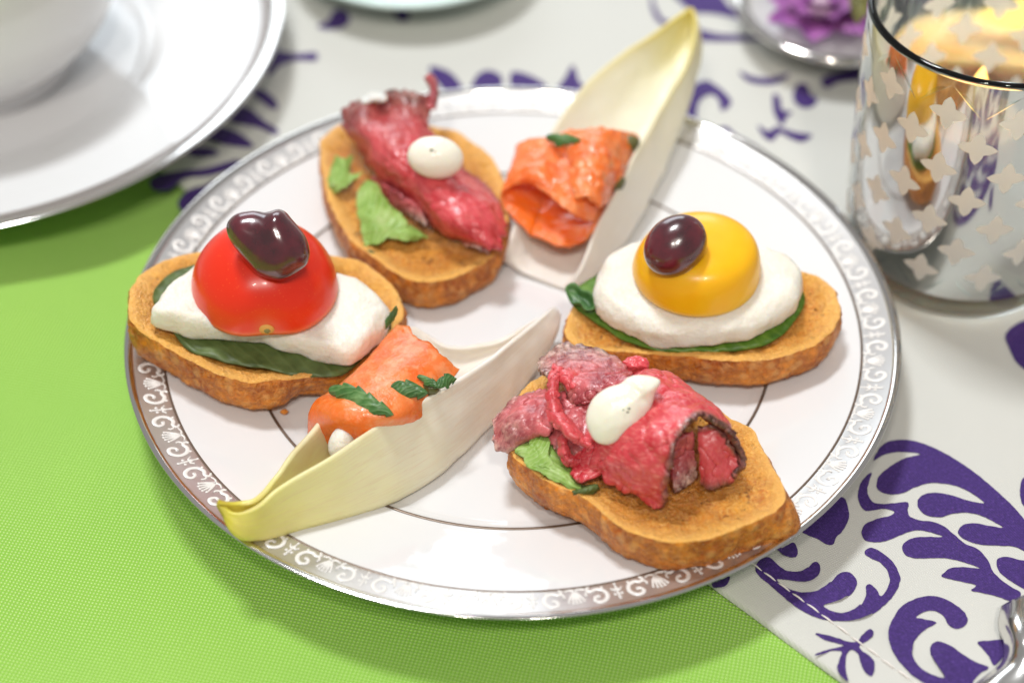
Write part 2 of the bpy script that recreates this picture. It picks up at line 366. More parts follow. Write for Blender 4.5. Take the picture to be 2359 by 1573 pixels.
E0 = P(430, 440, 0)[:2]; E1 = P(1640, 1350, 0)[:2]
DU = (E1-E0)/np.linalg.norm(E1-E0); DN = np.array([-DU[1], DU[0]])
if DN[0] < 0: DN = -DN
RUN_Z = .12
runner = thing('table_runner', 'white cloth runner printed with purple scrolls, under the right side of the plate', 'table runner')
def rp(s, w, z): p = E0+DU*s+DN*w; return (p[0], p[1], z)
def run_z(s, w):
    return RUN_Z + .012*nz(s, w, 1.7, .5)
ss = np.linspace(-45, 45, 200); ws = np.r_[0, np.linspace(.02, .1, 3), np.linspace(.3, 46, 110)]
V = []
for s in ss:
    for w in ws:
        wob = .03*nz(s, 0, 9, .6)
        zz = run_z(s, w)
        if w < .1: zz = zz-.13*(1-math.sqrt(max(0, 1-(1-w/.1)**2)))
        if w < 1.55: zz += .045 if .3 <= w < 1.5 else 0
        V.append(rp(s, w+wob*(w < 2), zz))
meshobj('cloth', V, gridfaces(len(ss), len(ws)), runner_cloth, runner)
# hem stitches
def tube(pts, rad, seg=8, mat=None, name='tube', parent=None, cap=True):
    pts = np.asarray(pts, float); n = len(pts)
    tg = np.gradient(pts, axis=0); V = []; F = []
    for i in range(n):
        d = tg[i]/np.linalg.norm(tg[i]); a = np.cross(d, [0, 0, 1.0]); 
        if np.linalg.norm(a) < 1e-3: a = np.array([1.0, 0, 0])
        a /= np.linalg.norm(a); b = np.cross(d, a); r = rad[i] if hasattr(rad, '__len__') else rad
        for k in range(seg):
            t_ = 2*math.pi*k/seg; V.append(pts[i]+r*(a*math.cos(t_)+b*math.sin(t_)))
    for i in range(n-1):
        for k in range(seg): F.append((i*seg+k, i*seg+(k+1) % seg, (i+1)*seg+(k+1) % seg, (i+1)*seg+k))
    if cap: F.append(tuple(range(seg-1, -1, -1))); F.append(tuple((n-1)*seg+k for k in range(seg)))
    return meshobj(name, V, F, mat, parent)
W0 = abs(float(np.dot(P(1882, 1421, 0)[:2]-E0, DN)))
s0 = float(np.dot(P(1753, 1332, 0)[:2]-E0, DU))
st = None
for i in range(-4, 16):
    s = s0+i*.40
    pts = [rp(s+q*.36, W0+.02*math.sin(i*3.1), run_z(s, W0)+.050+.028*math.sin(math.pi*q)) for q in np.linspace(0, 1, 5)]
    tube(pts, [.010, .020, .022, .020, .010], 6, thread, 'stitch', runner)

# printed scrolls, laid on the cloth where they are printed
def motif(pts, ox, oy, sc, smooth=True):
    q = np.array([P(ox+x/sc, oy+y/sc, RUN_Z+.05)[:2] for x, y in pts])
    n = max(40, len(q)*7)
    c = closed_curve(q, n)
    c = np.array([(x+.012*nz(x, y, 2, 9), y+.012*nz(x, y, 5, 9)) for x, y in c])
    bm = bmesh.new()
    vs = [bm.verts.new((x*CM, y*CM, 0)) for x, y in c]
    es = [bm.edges.new((vs[i], vs[(i+1) % n])) for i in range(n)]
    bmesh.ops.triangle_fill(bm, use_beauty=True, use_dissolve=False, edges=es)
    for v in bm.verts:
        x, y = v.co.x/CM, v.co.y/CM; d = np.array([x, y])-E0; s, w = float(d@DU), float(d@DN)
        v.co.z = (run_z(s, w)+.016+(.045 if w < 1.8 else 0))*CM
    bmesh.ops.recalc_face_normals(bm, faces=bm.faces[:])
    if bm.faces and sum(f.normal.z for f in bm.faces) < 0: bmesh.ops.reverse_faces(bm, faces=bm.faces[:])
    me = bpy.data.meshes.new('printed_motif'); bm.to_mesh(me); bm.free()
    link('printed_motif', me, purple_print, runner)
A = (1640, 980, 2.644)
motif([(985,205),(1010,150),(1040,110),(1090,85),(1180,78),(1270,95),(1370,135),(1480,195),(1590,270),(1690,350),(1790,440),(1860,510),(1901,560),(1990,660),(1990,790),(1860,735),(1780,725),(1680,722),(1600,710),(1530,680),(1500,640),(1530,600),(1600,588),(1700,605),(1775,615),(1720,580),(1650,545),(1560,525),(1470,530),(1390,552),(1310,540),(1262,500),(1255,450),(1290,415),(1360,402),(1450,415),(1560,450),(1660,465),(1590,410),(1500,365),(1400,345),(1320,345),(1240,370),(1160,405),(1080,412),(1020,390),(1003,350),(1020,300),(1090,240),(1180,190),(1270,165),(1150,152),(1050,170)], *A)
motif([(975,278),(940,300),(905,350),(890,410),(900,470),(930,508),(970,512),(1040,500),(1110,515),(1090,540),(1010,560),(940,590),(912,640),(930,685),(980,702),(1060,695),(1150,660),(1240,630),(1320,640),(1410,670),(1320,670),(1240,675),(1185,695),(1160,735),(1180,780),(1240,800),(1320,800),(1420,800),(1520,820),(1635,862),(1540,855),(1460,860),(1420,885),(1400,910),(1440,925),(1530,945),(1610,965),(1580,995),(1640,1010),(1730,1030),(1830,1062),(1885,1015),(1800,960),(1720,890),(1680,810),(1620,745),(1540,710),(1480,660),(1420,610),(1350,580),(1270,570),(1205,545),(1195,500),(1195,460),(1120,465),(1040,470),(985,460),(955,420),(950,370),(965,320)], *A)
motif([(1735,830),(1750,800),(1800,792),(1870,810),(1960,840),(1960,1000),(1880,975),(1800,925),(1750,880)], *A)
motif([(1901,310),(1880,360),(1880,420),(1901,480),(1980,500),(1980,300)], *A)
motif([(800,430),(830,490),(835,560),(800,630),(760,670),(740,715),(700,715),(640,680),(580,655),(560,620),(700,450)], *A)
motif([(400,750),(460,720),(500,705),(525,760),(510,795),(470,800),(420,775),(380,730)], *A)
motif([(265,880),(280,830),(340,800),(400,845),(450,880),(520,888),(580,865),(610,830),(640,822),(662,850),(655,900),(610,940),(540,950),(460,940),(395,935),(430,970),(500,1005),(580,1015),(650,1000),(720,950),(770,900),(820,882),(865,905),(885,950),(860,1010),(800,1050),(740,1075),(680,1095),(720,1125),(790,1140),(860,1120),(920,1070),(940,1020),(940,970),(965,958),(1000,985),(1030,1030),(1060,1000),(1085,940),(1070,880),(1030,830),(970,800),(930,770),(945,745),(985,738),(1050,775),(1110,830),(1140,890),(1150,930),(1120,1010),(1060,1080),(980,1140),(880,1180),(760,1190),(640,1170),(520,1110),(420,1030),(340,960),(290,920)], *A)
motif([(1110,1160),(1150,1100),(1220,1055),(1320,1030),(1400,1040),(1480,1080),(1540,1130),(1560,1180),(1530,1220),(1480,1228),(1440,1200),(1410,1150),(1360,1122),(1300,1125),(1245,1160),(1290,1170),(1370,1190),(1310,1230),(1260,1270),(1230,1320),(1220,1390),(1250,1450),(1310,1500),(1415,1535),(1390,1480),(1350,1420),(1330,1360),(1350,1315),(1400,1308),(1470,1340),(1540,1390),(1610,1430),(1690,1465),(1640,1500),(1600,1540),(1560,1600),(1380,1600),(1250,1540),(1160,1460),(1100,1370),(1075,1280),(1085,1210)], *A)
motif([(1620,1310),(1700,1300),(1770,1295),(1790,1330),(1780,1390),(1740,1440),(1715,1450),(1690,1400),(1650,1350)], *A)
motif([(630,1270),(650,1265),(740,1285),(820,1310),(880,1315),(920,1270),(960,1238),(985,1260),(960,1300),(900,1340),(915,1370),(960,1400),(990,1440),(990,1490),(970,1525),(930,1500),(905,1440),(890,1390),(850,1365),(820,1400),(815,1480),(830,1560),(770,1500),(770,1440),(790,1380),(740,1370),(690,1385),(630,1400),(640,1385),(720,1360),(800,1340),(760,1325),(690,1305)], *A)
motif([(0,940),(60,935),(110,920),(90,970),(40,985),(5,985)], *A)
B = (340, 150, 4.752)
def grow(pts, k):
    mx_, my_ = np.mean([p[0] for p in pts]), np.mean([p[1] for p in pts]); return [(mx_+(x-mx_)*k, my_+(y-my_)*k) for x, y in pts]
motif(grow([(1150,270),(1280,290),(1380,380),(1385,450),(1320,430),(1200,340)], 1.3), *B)
motif(grow([(1000,480),(1130,500),(1240,590),(1370,680),(1340,715),(1200,660),(930,590)], 1.3), *B)
motif(grow([(800,700),(960,740),(1080,820),(1100,870),(960,865),(700,800)], 1.3), *B)
motif(grow([(520,920),(650,920),(735,970),(600,1000),(470,970)], 1.3), *B)
motif(grow([(150,1230),(400,1170),(600,1150),(860,1080),(880,1130),(650,1210),(420,1240),(300,1330),(160,1330)], 1.3), *B)
motif(grow([(460,1390),(620,1340),(700,1300),(640,1480),(460,1580),(380,1500)], 1.3), *B)
Cc = (650, 0, 3.136)
motif(grow([(-80,330),(0,370),(100,388),(215,380),(215,430),(100,430),(0,460),(-80,520)], 1.18), *Cc)
motif(grow([(270,175),(330,150),(380,80),(450,85),(470,150),(420,190),(320,200)], 1.18), *Cc)
motif(grow([(810,60),(900,70),(905,130),(850,140)], 1.18), *Cc)
motif(grow([(1080,495),(1180,510),(1255,570),(1300,660),(1230,670),(1150,610)], 1.18), *Cc)
motif(grow([(1380,640),(1425,540),(1500,515),(1570,555),(1560,620),(1470,660)], 1.18), *Cc)
motif(grow([(1675,530),(1780,545),(1890,612),(1850,660),(1690,650)], 1.18), *Cc)
motif(grow([(2010,650),(2055,560),(2105,485),(2145,590),(2190,620),(2190,670)], 1.18), *Cc)
D = (1440, 0, 4.2)
motif(grow([(520,1130),(590,960),(640,880),(720,810),(800,795),(890,850),(960,910),(1005,980),(960,1040),(910,1050),(905,1000),(870,935),(820,915),(750,950),(710,1020),(700,1130),(640,1180)], 1.12), *D)
motif(grow([(1130,690),(1250,735),(1400,745),(1570,705),(1480,785),(1350,805),(1200,775)], 1.12), *D)
motif(grow([(1640,890),(1690,810),(1760,825),(1790,900),(1850,950),(1810,1010),(1720,1020),(1650,970)], 1.12), *D)
motif(grow([(1440,920),(1500,945),(1520,1050),(1610,1070),(1560,1120),(1520,1190),(1450,1080)], 1.12), *D)
motif(grow([(1310,1210),(1400,1260),(1470,1220),(1520,1235),(1640,1270),(1780,1295),(1700,1355),(1600,1330),(1500,1280),(1440,1345),(1360,1310)], 1.12), *D)
motif(grow([(1920,760),(2050,700),(2300,650),(2300,750),(2080,785),(1970,835)], 1.12), *D)
motif(grow([(270,-60),(300,60),(370,170),(430,190),(500,150),(500,200),(400,225),(320,190),(260,60)], 1.12), *D)
motif(grow([(500,-80),(860,-80),(1000,60),(1120,110),(1150,190),(1000,150),(830,120),(690,110),(600,50)], 1.12), *D)
motif(grow([(690,270),(900,320),(1200,340),(1320,375),(1000,390),(700,370)], 1.12), *D)
motif(grow([(940,1245),(1010,1235),(1080,1300),(1200,1360),(1330,1440),(1380,1500),(1250,1440),(1050,1340)], 1.12), *D)
Z0 = (0, 0, 1)
motif([(2318,765),(2370,735),(2420,780),(2400,860),(2350,840),(2328,805)], *Z0)
motif([(2210,430),(2262,330),(2290,330),(2300,420),(2290,520),(2330,600),(2400,620),(2400,660),(2330,650),(2270,590),(2245,510)], *Z0)
motif([(2180,170),(2240,150),(2290,160),(2330,220),(2300,250),(2220,220)], *Z0)
motif([(2300,90),(2400,60),(2420,160),(2350,150)], *Z0)

# ================================================================ the plate
def plate_z(R):
    xs = [0, 5.55, 5.85, 6.08, 6.4, 8.1, 8.85, 9.0]; zs = [.86, .86, .90, .975, 1.03, 1.38, 1.56, 1.60]
    return float(np.interp(R, xs, zs))
plate = thing('canape_plate', 'white china plate with silver scrollwork rim, holding all the canapes', 'plate')
prof = smooth_prof([(0.001, .86), (2, .86), (4, .86), (5.5, .862), (5.85, .90), (6.08, .975), (6.4, 1.03), (7.2, 1.19), (8.12, 1.385)], 60)
def band_prof(R): return float(np.interp(R, [8.12, 8.3, 8.6, 8.86], [1.385, 1.42, 1.49, 1.565]))
under = [(8.985, 1.57), (8.9, 1.50), (8.5, 1.36), (7.5, 1.10), (6.4, .72), (5.9, .45), (5.6, .2), (5.55, .06), (5.3, .06), (5.2, .3), (4.0, .5), (0.001, .5)]
lathe('porcelain_body', prof, porcelain, plate, 192)
lathe('porcelain_underside', smooth_prof(under, 50), porcelain, plate, 192)
lathe('silver_band', [(8.12, 1.385), (8.16, 1.40), (8.3, 1.42), (8.45, 1.455), (8.6, 1.49), (8.75, 1.53), (8.80, 1.545)], silver, plate, 192)
lathe('rim_edge', smooth_prof([(8.80, 1.545), (8.84, 1.585), (8.90, 1.612), (8.96, 1.612), (9.0, 1.595), (8.985, 1.57)], 16), silver_edge, plate, 192)
ringp = [(6.06+.035*math.cos(a), .985+.012*math.sin(a)) for a in np.linspace(math.pi, 0, 7)]
lathe('well_line', ringp, hairline, plate, 192)
lathe('band_line', [(8.09, 1.386), (8.105, 1.400), (8.135, 1.404), (8.15, 1.395)], hairline, plate, 192)
# raised scroll ornament, one repeat built flat then wrapped on the band
NU = 30; LU = 2*math.pi/NU
def unit_mesh():
    V = []; F = []
    def stroke(pts, w):
        c = open_curve(pts, max(6, len(pts)*4)); tg = np.gradient(c, axis=0); n = len(c); base = len(V)
        for i in range(n):
            d = tg[i]/(np.linalg.norm(tg[i])+1e-9); nn = np.array([-d[1], d[0]]); ww = 1.1*w*(.45+.55*math.sin(math.pi*(.12+.80*i/(n-1))))
            for k, hh in ((-1, 0.004), (-.5, .018), (.5, .018), (1, .004)): V.append((c[i][0]+nn[0]*ww*k, c[i][1]+nn[1]*ww*k, hh))
        for i in range(n-1):
            for k in range(3): F.append((base+i*4+k, base+i*4+k+1, base+i*4+k+5, base+i*4+k+4))
    def dot(x, y, r):
        base = len(V); m = 8
        for k in range(m): a = 2*math.pi*k/m; V.append((x+r*math.cos(a), y+r*math.sin(a), .004))
        for k in range(m): a = 2*math.pi*k/m; V.append((x+.6*r*math.cos(a), y+.6*r*math.sin(a), .018))
        for k in range(m): F.append((base+k, base+(k+1) % m, base+m+(k+1) % m, base+m+k))
        F.append(tuple(base+m+k for k in range(m)))
    # coordinates: x along the band -0.89..0.89 cm, y across 0 (outer) .. 0.48 (inner)
    for sgn in (-1, 1):
        ox = sgn*.42
        sp = [(ox+sgn*(-.03), .21), (ox+sgn*.06, .18), (ox+sgn*.09, .09), (ox+sgn*0, .03), (ox-sgn*.12, .07), (ox-sgn*.19, .19), (ox-sgn*.14, .33), (ox+sgn*.0, .39), (ox+sgn*.12, .35), (ox+sgn*.20, .41), (ox+sgn*.14, .47)]
        stroke(sp, .038)
        dot(ox-sgn*.01, .19, .034)
        stroke([(ox+sgn*.17, .38), (ox+sgn*.24, .30), (ox+sgn*.22, .23)], .022)
        dot(ox-sgn*.13, .41, .03); dot(ox+sgn*.2, .44, .022)
    # trefoil between the two scrolls
    stroke([(0, .05), (0, .16), (0, .42)], .022); dot(0, .06, .035); dot(-.07, .17, .034); dot(.07, .17, .034); stroke([(-.12, .34), (-.05, .27), (0, .34), (.05, .27), (.12, .34)], .02); dot(0, .44, .03)
    # palmette at the ends of the repeat
    for s in (-.89,):
        for a in (-.62, -.3, 0, .3, .62):
            stroke([(s, .42), (s+math.sin(a)*.16, .42-.17*math.cos(a)), (s+math.sin(a)*.27, .40-.30*math.cos(a))], .024)
            dot(s+math.sin(a)*.27, .39-.31*math.cos(a), .03)
        stroke([(s-.22, .42), (s-.1, .45), (s, .42), (s+.1, .45), (s+.22, .42)], .02)
    out = []
    for x, y, hh in V:
        R = 8.66-y*1.02; a = x/8.45; R = 8.70-y*1.18; out.append((R*math.sin(a), R*math.cos(a), band_prof(R)+hh))
    me = bpy.data.meshes.new('scroll_motif'); me.from_pydata([(x*CM, y*CM, z*CM) for x, y, z in out], [], F); me.materials.append(enamel)
    me.polygons.foreach_set('use_smooth', [True]*len(me.polygons)); me.update(); return me
um = unit_mesh()
for i in range(NU):
    o = bpy.data.objects.new('scroll_motif', um); COL.objects.link(o); o.parent = plate; o.rotation_euler = (0, 0, i*LU+.05)

# ================================================================ bread and slabs
def slab_grid(outline, plane, thick, nring, N, erad, top_fn, side_fn=None):
    """outline: world xy (N x 2). returns rings for the top (centre->edge) and for the side/bottom"""
    c = outline.mean(0); d = outline-c; L = np.linalg.norm(d, axis=1)
    top = []
    for k in np.linspace(0.004, 1, nring):
        k2 = k
        p = c+d*(k2*(1-erad/L))[:, None]
        row = []
        for (x, y) in p:
            row.append((x, y, k))
        top.append(row)
    return c, d, L, top
def toast(label, pts, plane, thick, seed, lip=.10, dish=.10, N=260, nring=60, rough=.035, flare=(), bumps=()):
    FLR = [(PP(a, b, plane)[:2], am, w) for a, b, am, w in flare]; BMP = [(PP(a, b, plane)[:2], am, w) for a, b, am, w in bumps]
    q = np.array([PP(x, y, plane)[:2] for x, y in pts]); o = closed_curve(q, N)
    c = o.mean(0); ang = np.arange(N)
    o = np.array([p+(p-c)/np.linalg.norm(p-c)*(.05*fbm(p[0], p[1], seed, 1.6, 3)+.02*fbm(p[0], p[1], seed+5, 6, 2)) for p in o])
    d = o-c; L = np.linalg.norm(d, axis=1); er = .10
    T = thing('toast_slice', label, 'toast', group='toast slices on the plate')
    V = []; pit = []; edge = []
    for i, k in enumerate(np.linspace(.004, 1, nring)):
        for j in range(N):
            inset = er*.45
            x, y = c+d[j]*(k*(1-inset/L[j])); dist = (1-k)*L[j]
            e = math.exp(-(dist/.35)**2)
            f1 = fbm(x, y, seed, 2.2, 4); f2 = mnoise.voronoi(Vector((x*3.1, y*3.1, seed)))[0][0]
            pp = max(0, fbm(x, y, seed+20, 3.3, 3)-.12)*1.6
            z = pz(plane, x, y)+lip*e-dish*(1-e)*.6+rough*f1-.06*min(1, pp)*(1-.6*e)+.03*(f2-.3)+.018*fbm(x, y, seed+3, 9, 2)
            if i == nring-1: z = pz(plane, x, y)+lip*.75+rough*.5*f1
            for q_, am, w_ in BMP: z += am*math.exp(-((x-q_[0])**2+(y-q_[1])**2)/w_**2)
            V.append((x, y, z)); pit.append(min(1, pp)); edge.append(e)
    ring_top = V[-N:]
    meshobj('crumb', V, gridfaces(nring, N, True), crumb_mat, T, attrs={'pit': pit, 'edge': edge})
    V = list(ring_top); ns = 14
    for s in range(1, ns+1):
        t_ = s/ns; a = t_*math.pi
        for j in range(N):
            bul = math.sin(min(1, t_*1.15+.08)*math.pi*.92); off = er*(-.45+.55*bul)-(.14*max(0, t_-.75)*4*.5)
            pe = c+d[j]
            for q_, am, w_ in FLR: off += am*min(1, t_*1.25)*math.exp(-((pe[0]-q_[0])**2+(pe[1]-q_[1])**2)/w_**2)
            p = c+d[j]*(1+off/L[j]); x, y = p
            zt = ring_top[j][2]; zb = pz(plane, x, y)-thick
            z = zt+(zb-zt)*(t_**1.0)
            g = .045*fbm(x*1.0, y*1.0, z+seed, 2.5, 4)+.03*fbm(x, y, z*2+seed, 7, 2)
            u = d[j]/L[j]; V.append((x+u[0]*g, y+u[1]*g, z))
    for j in range(N): 
        p = c+d[j]*.05; V.append((p[0], p[1], pz(plane, *p)-thick))
    meshobj('crust', V, gridfaces(ns+2, N, True), crust_mat, T)
    return T
def conv(pts, ox, oy, sc): return [(ox+x/sc, oy+y/sc) for x, y in pts]
plA = plane3((300, 740, 2.55), (920, 690, 1.92), (560, 880, 2.12))
plB = plane3((750, 330, 2.15), (1160, 500, 1.80), (1010, 655, 1.78))
plC = plane3((1310, 750, 1.80), (1930, 720, 2.22), (1660, 840, 1.86))
plD = plane3((1215, 890, 1.85), (1600, 1253, 2.32), (1755, 1040, 2.15))
toast('toast slice under the red tomato, left end up on the plate rim',
      [(302,755),(297,705),(322,640),(380,604),(450,585),(560,578),(680,580),(770,592),(840,610),(898,655),(931,705),(930,745),(880,800),(800,850),(735,872),(645,886),(568,888),(502,871),(436,841),(369,800)], plA, .84, 1.0, flare=[(705,880,-.35,.6),(640,890,.12,.3)], bumps=[(312,690,.22,.5),(312,745,.16,.35)])
toast('rounder toast slice under the rear roast beef',
      [(734,350),(744,318),(789,287),(860,278),(930,280),(996,294),(1054,306),(1106,340),(1151,392),(1171,445),(1174,500),(1168,545),(1145,590),(1089,630),(1020,656),(960,655),(905,635),(850,596),(806,562),(776,510),(748,450)], plB, .78, 2.0)
toast('toast slice under the yellow tomato, at right on the plate',
      [(1296,770),(1313,712),(1360,660),(1440,615),(1560,590),(1700,595),(1800,610),(1850,630),(1890,642),(1922,670),(1937,705),(1937,745),(1908,784),(1844,816),(1753,838),(1662,840),(1572,830),(1481,823),(1391,815),(1325,806)], plC, .72, 3.0)
toast('toast slice under the front roast beef, front end on the plate rim',
      [(1175,1046),(1172,985),(1190,920),(1222,880),(1290,850),(1400,840),(1520,860),(1620,915),(1702,985),(1738,1006),(1766,1043),(1790,1090),(1812,1140),(1790,1182),(1730,1212),(1673,1237),(1601,1255),(1528,1255),(1455,1234),(1401,1202),(1346,1158),(1314,1136),(1284,1128),(1219,1090)], plD, .84, 4.0, lip=.08, dish=.14, flare=[(1806,1150,.42,.55),(1760,1060,.25,.7)], bumps=[(1715,1000,.18,.4)])
# torn corner of crust lying against the front toast
def sheet(name, ctrl, mat, parent, nu=40, nv=40, thick=.12, amp=.03, ns=3.0, seed=0.0, edgejag=.05, sear=None, conv_=None, deep=None, fine=.006, crease=.045):
    nu = int(nu*1.6); nv = int(nv*1.6)
    """ctrl rows of (px,py,z)"""
    g = [[P(*((conv_[0]+c[0]/conv_[2], conv_[1]+c[1]/conv_[2], c[2]) if conv_ else c)) for c in row] for row in ctrl]
    S = grid_surface(g, nu, nv); N_ = grid_normals(S)
    if N_[:, :, 2].mean() < 0: N_ = -N_
    V = []; UVs = []; se = []; dp = []
    for i in range(nu):
        for j in range(nv):
            p = S[i, j].copy(); u = i/(nu-1); v = j/(nv-1)
            eb = min(u, 1-u)*nu; ev = min(v, 1-v)*nv
            p = p+N_[i, j]*(amp*fbm(p[0], p[1], p[2]+seed, ns, 4)+fine*fbm(p[0], p[1], p[2]+seed+3, ns*5, 3)-crease*max(0, 1-abs(fbm(p[0]*.8, p[1], p[2]+seed+6, ns*1.1, 2))*5)**2)
            if edgejag:
                cc = S[nu//2, nv//2]; w = math.exp(-(min(eb, ev)/2.5)**2)
                dd = p-cc; p = p+dd/(np.linalg.norm(dd)+1e-6)*w*edgejag*(fbm(p[0], p[1], p[2]+seed+9, 3.2, 4)*1.8)
            V.append(p); UVs.append((u, v))
            se.append(sear(u, v) if sear else 0.0); dp.append(deep(u, v) if deep else 0.0)
    o = meshobj(name, V, gridfaces(nu, nv), mat, parent, uv=UVs, attrs={'sear': se, 'deep': dp})
    m = o.modifiers.new('thickness', 'SOLIDIFY'); m.thickness = thick*CM; m.offset = 0.0; m.use_even_offset = False
    return o
def slab(name, pts, plane, z0, thick, mat, seed=0.0, N=150, er=.25, amp=.04, parent=None, top_inset=None, jag=.03):
    """rounded slab: outline given at the level z0+thick/2 above the plane"""
    pl = (plane[0]+z0+thick*.5, plane[1], plane[2])
    yy = [p_[1] for p_ in pts]; ym = (min(yy)+max(yy))/2; yh = (max(yy)-min(yy))/2
    pts = [(x, y-thick*.36*72*max(-1, min(1, (y-ym)/yh*1.6))) for x, y in pts]
    q = np.array([PP(x, y, pl)[:2] for x, y in pts]); o = closed_curve(q, N); c = o.mean(0); d = o-c; L = np.linalg.norm(d, axis=1)
    V = []; rows = []
    prof = [(k, 1.0, 0) for k in np.linspace(.004, 1, 16)[:-1]]
    for a in np.linspace(0, math.pi/2, 7): prof.append((1, 'a', a))
    for a in np.linspace(math.pi/2, math.pi, 7)[0:]: prof.append((1, 'b', a))
    for k in np.linspace(1, .004, 8)[1:]: prof.append((k, -1.0, 0))
    nr = 0
    for k, m, a in prof:
        for j in range(N):
            if m == 'a': off = -er+er*math.sin(a); zz = thick*.5-er*.9+er*.9*math.cos(a)
            elif m == 'b': off = -er*.5+er*.5*math.sin(a); zz = -thick*.5+er*.5+er*.5*math.cos(a)
            else: off = -er if m > 0 else -er*.5; zz = thick*.5*m
            p = c+d[j]*(k*(1+off/L[j])); x, y = p
            z = pz(plane, x, y)+z0+thick*.5+zz
            g = jag*fbm(x, y, z*1.3+seed, 2.0, 4)*(1 if k == 1 else 0); u = d[j]/L[j]
            V.append((x+u[0]*g, y+u[1]*g, z+amp*fbm(x, y, seed+(1 if zz > 0 else 40), 1.3, 4)))
        nr += 1
    return meshobj(name, V, gridfaces(nr, N, True), mat, parent)
def leaf_from_outline(name, pts, plane, z0, mat, label, cat, seed=0.0, droop=.1, N=120, thick=.035, wave=.06, group=None):
    pl = (plane[0]+z0, plane[1], plane[2])
    q = np.array([PP(x, y, pl)[:2] for x, y in pts]); o = closed_curve(q, N); c = o.mean(0); d = o-c
    V = []; UVs = []; nr = 18
    for k in np.linspace(.004, 1, nr):
        for j in range(N):
            x, y = c+d[j]*k
            V.append((x, y, pz(pl, x, y)-droop*k**6+wave*k**2*fbm(x, y, seed, 1.7, 2))); UVs.append((x*.5, y*.5))
    ob = meshobj(name, V, gridfaces(nr, N, True), mat, uv=UVs)
    m = ob.modifiers.new('thickness', 'SOLIDIFY'); m.thickness = thick*CM; m.offset = 0
    return tag(ob, label, cat, group)
def blob(name, center, ax, mat, parent=None, bumps=(), amp=0.0, ns=2.0, seed=0.0, nu=48, nv=64, power=1.0):
    ax = [np.asarray(a, float) for a in ax]; center = np.asarray(center, float); V = []
    for i in range(nu):
        th = math.pi*(i/(nu-1)); th = min(max(th, .01), math.pi-.01)
        for j in range(nv):
            ph = 2*math.pi*j/nv
            sx, sy, sz = math.sin(th)*math.cos(ph), math.sin(th)*math.sin(ph), math.cos(th)
            r = 1.0
            for (bd, ba, bw) in bumps:
                b = np.asarray(bd, float); b = b/np.linalg.norm(b); co = max(-1, min(1, b[0]*sx+b[1]*sy+b[2]*sz)); an = math.acos(co); r += ba*math.exp(-(an/bw)**2)
            r += amp*fbm(sx, sy, sz+seed, ns, 3)
            V.append(center+r*(ax[0]*sx+ax[1]*sy+ax[2]*sz))
    return meshobj(name, V, gridfaces(nu, nv, True), mat, parent)
def inflate(name, pts, z, front, back, mat, parent=None, relief=None, N=110, p=2.2, amp=.01, seed=0):
    cxm, cym = np.mean([q[0] for q in pts]), np.mean([q[1] for q in pts])
    ctr = P(cxm, cym, z); k_ = float((ctr-CAMP)@FW)/(FL*PW)
    o = closed_curve(np.array([((a-cxm)*k_, (cym-b)*k_) for a, b in pts]), N); V = []; ks = list(np.sin(np.linspace(.0006, math.pi/2, 26)))
    prof = [(k, front) for k in ks]+[(k, -back) for k in ks[::-1][1:]]
    for k, dep in prof:
        for a, b in o:
            x, y = a*k, b*k; h = dep*(max(0, 1-k**p))**(1/2.0)
            if relief and dep > 0: h += relief(cxm+x/k_, cym-y/k_)*(1-k**6)
            h += amp*fbm(x, y, seed+(1 if dep > 0 else 9), 1.8, 3)
            V.append(ctr+RV*x+UV_*y-FW*h)
    return meshobj(name, V, gridfaces(len(prof), N, True), mat, parent)
X_ = np.array([1.0, 0, 0]); Y_ = np.array([0, 1.0, 0]); Z_ = np.array([0, 0, 1.0])
def screen_axes(): return RV, UV_, -FW

sd = (1110, 770, 2.7513)
# ---------------------------------------------------------------- tomato toast (left)
leaf_from_outline('basil_leaf', [(352,690),(362,652),(385,630),(420,615),(520,600),(660,610),(800,650),(880,705),(908,742),(880,765),(840,818),(780,862),(701,862),(601,848),(502,828),(429,798),(390,750)], plA, .15, basil_mat,
                  'dull olive green basil leaf under the cheese beside the red tomato', 'basil leaf', 2.0, droop=.06, wave=.09, group='basil leaves under the cheese')
cheeseA = slab('cheese_slice', [(346,738),(370,690),(403,648),(466,595),(560,570),(680,580),(781,628),(834,650),(876,695),(896,735),(885,768),(852,815),(805,842),(751,832),(668,812),(600,790),(485,782),(403,758)], plA, .17, .62, cheese_mat, 3.0, er=.30, amp=.08, jag=.075)
tag(cheeseA, 'white cheese slice under the red tomato half', 'cheese', 'cheese slices under the tomatoes')
pc = P(612, 667, 2.90); rT = 168/(4587/float((pc-CAMP)@FW))
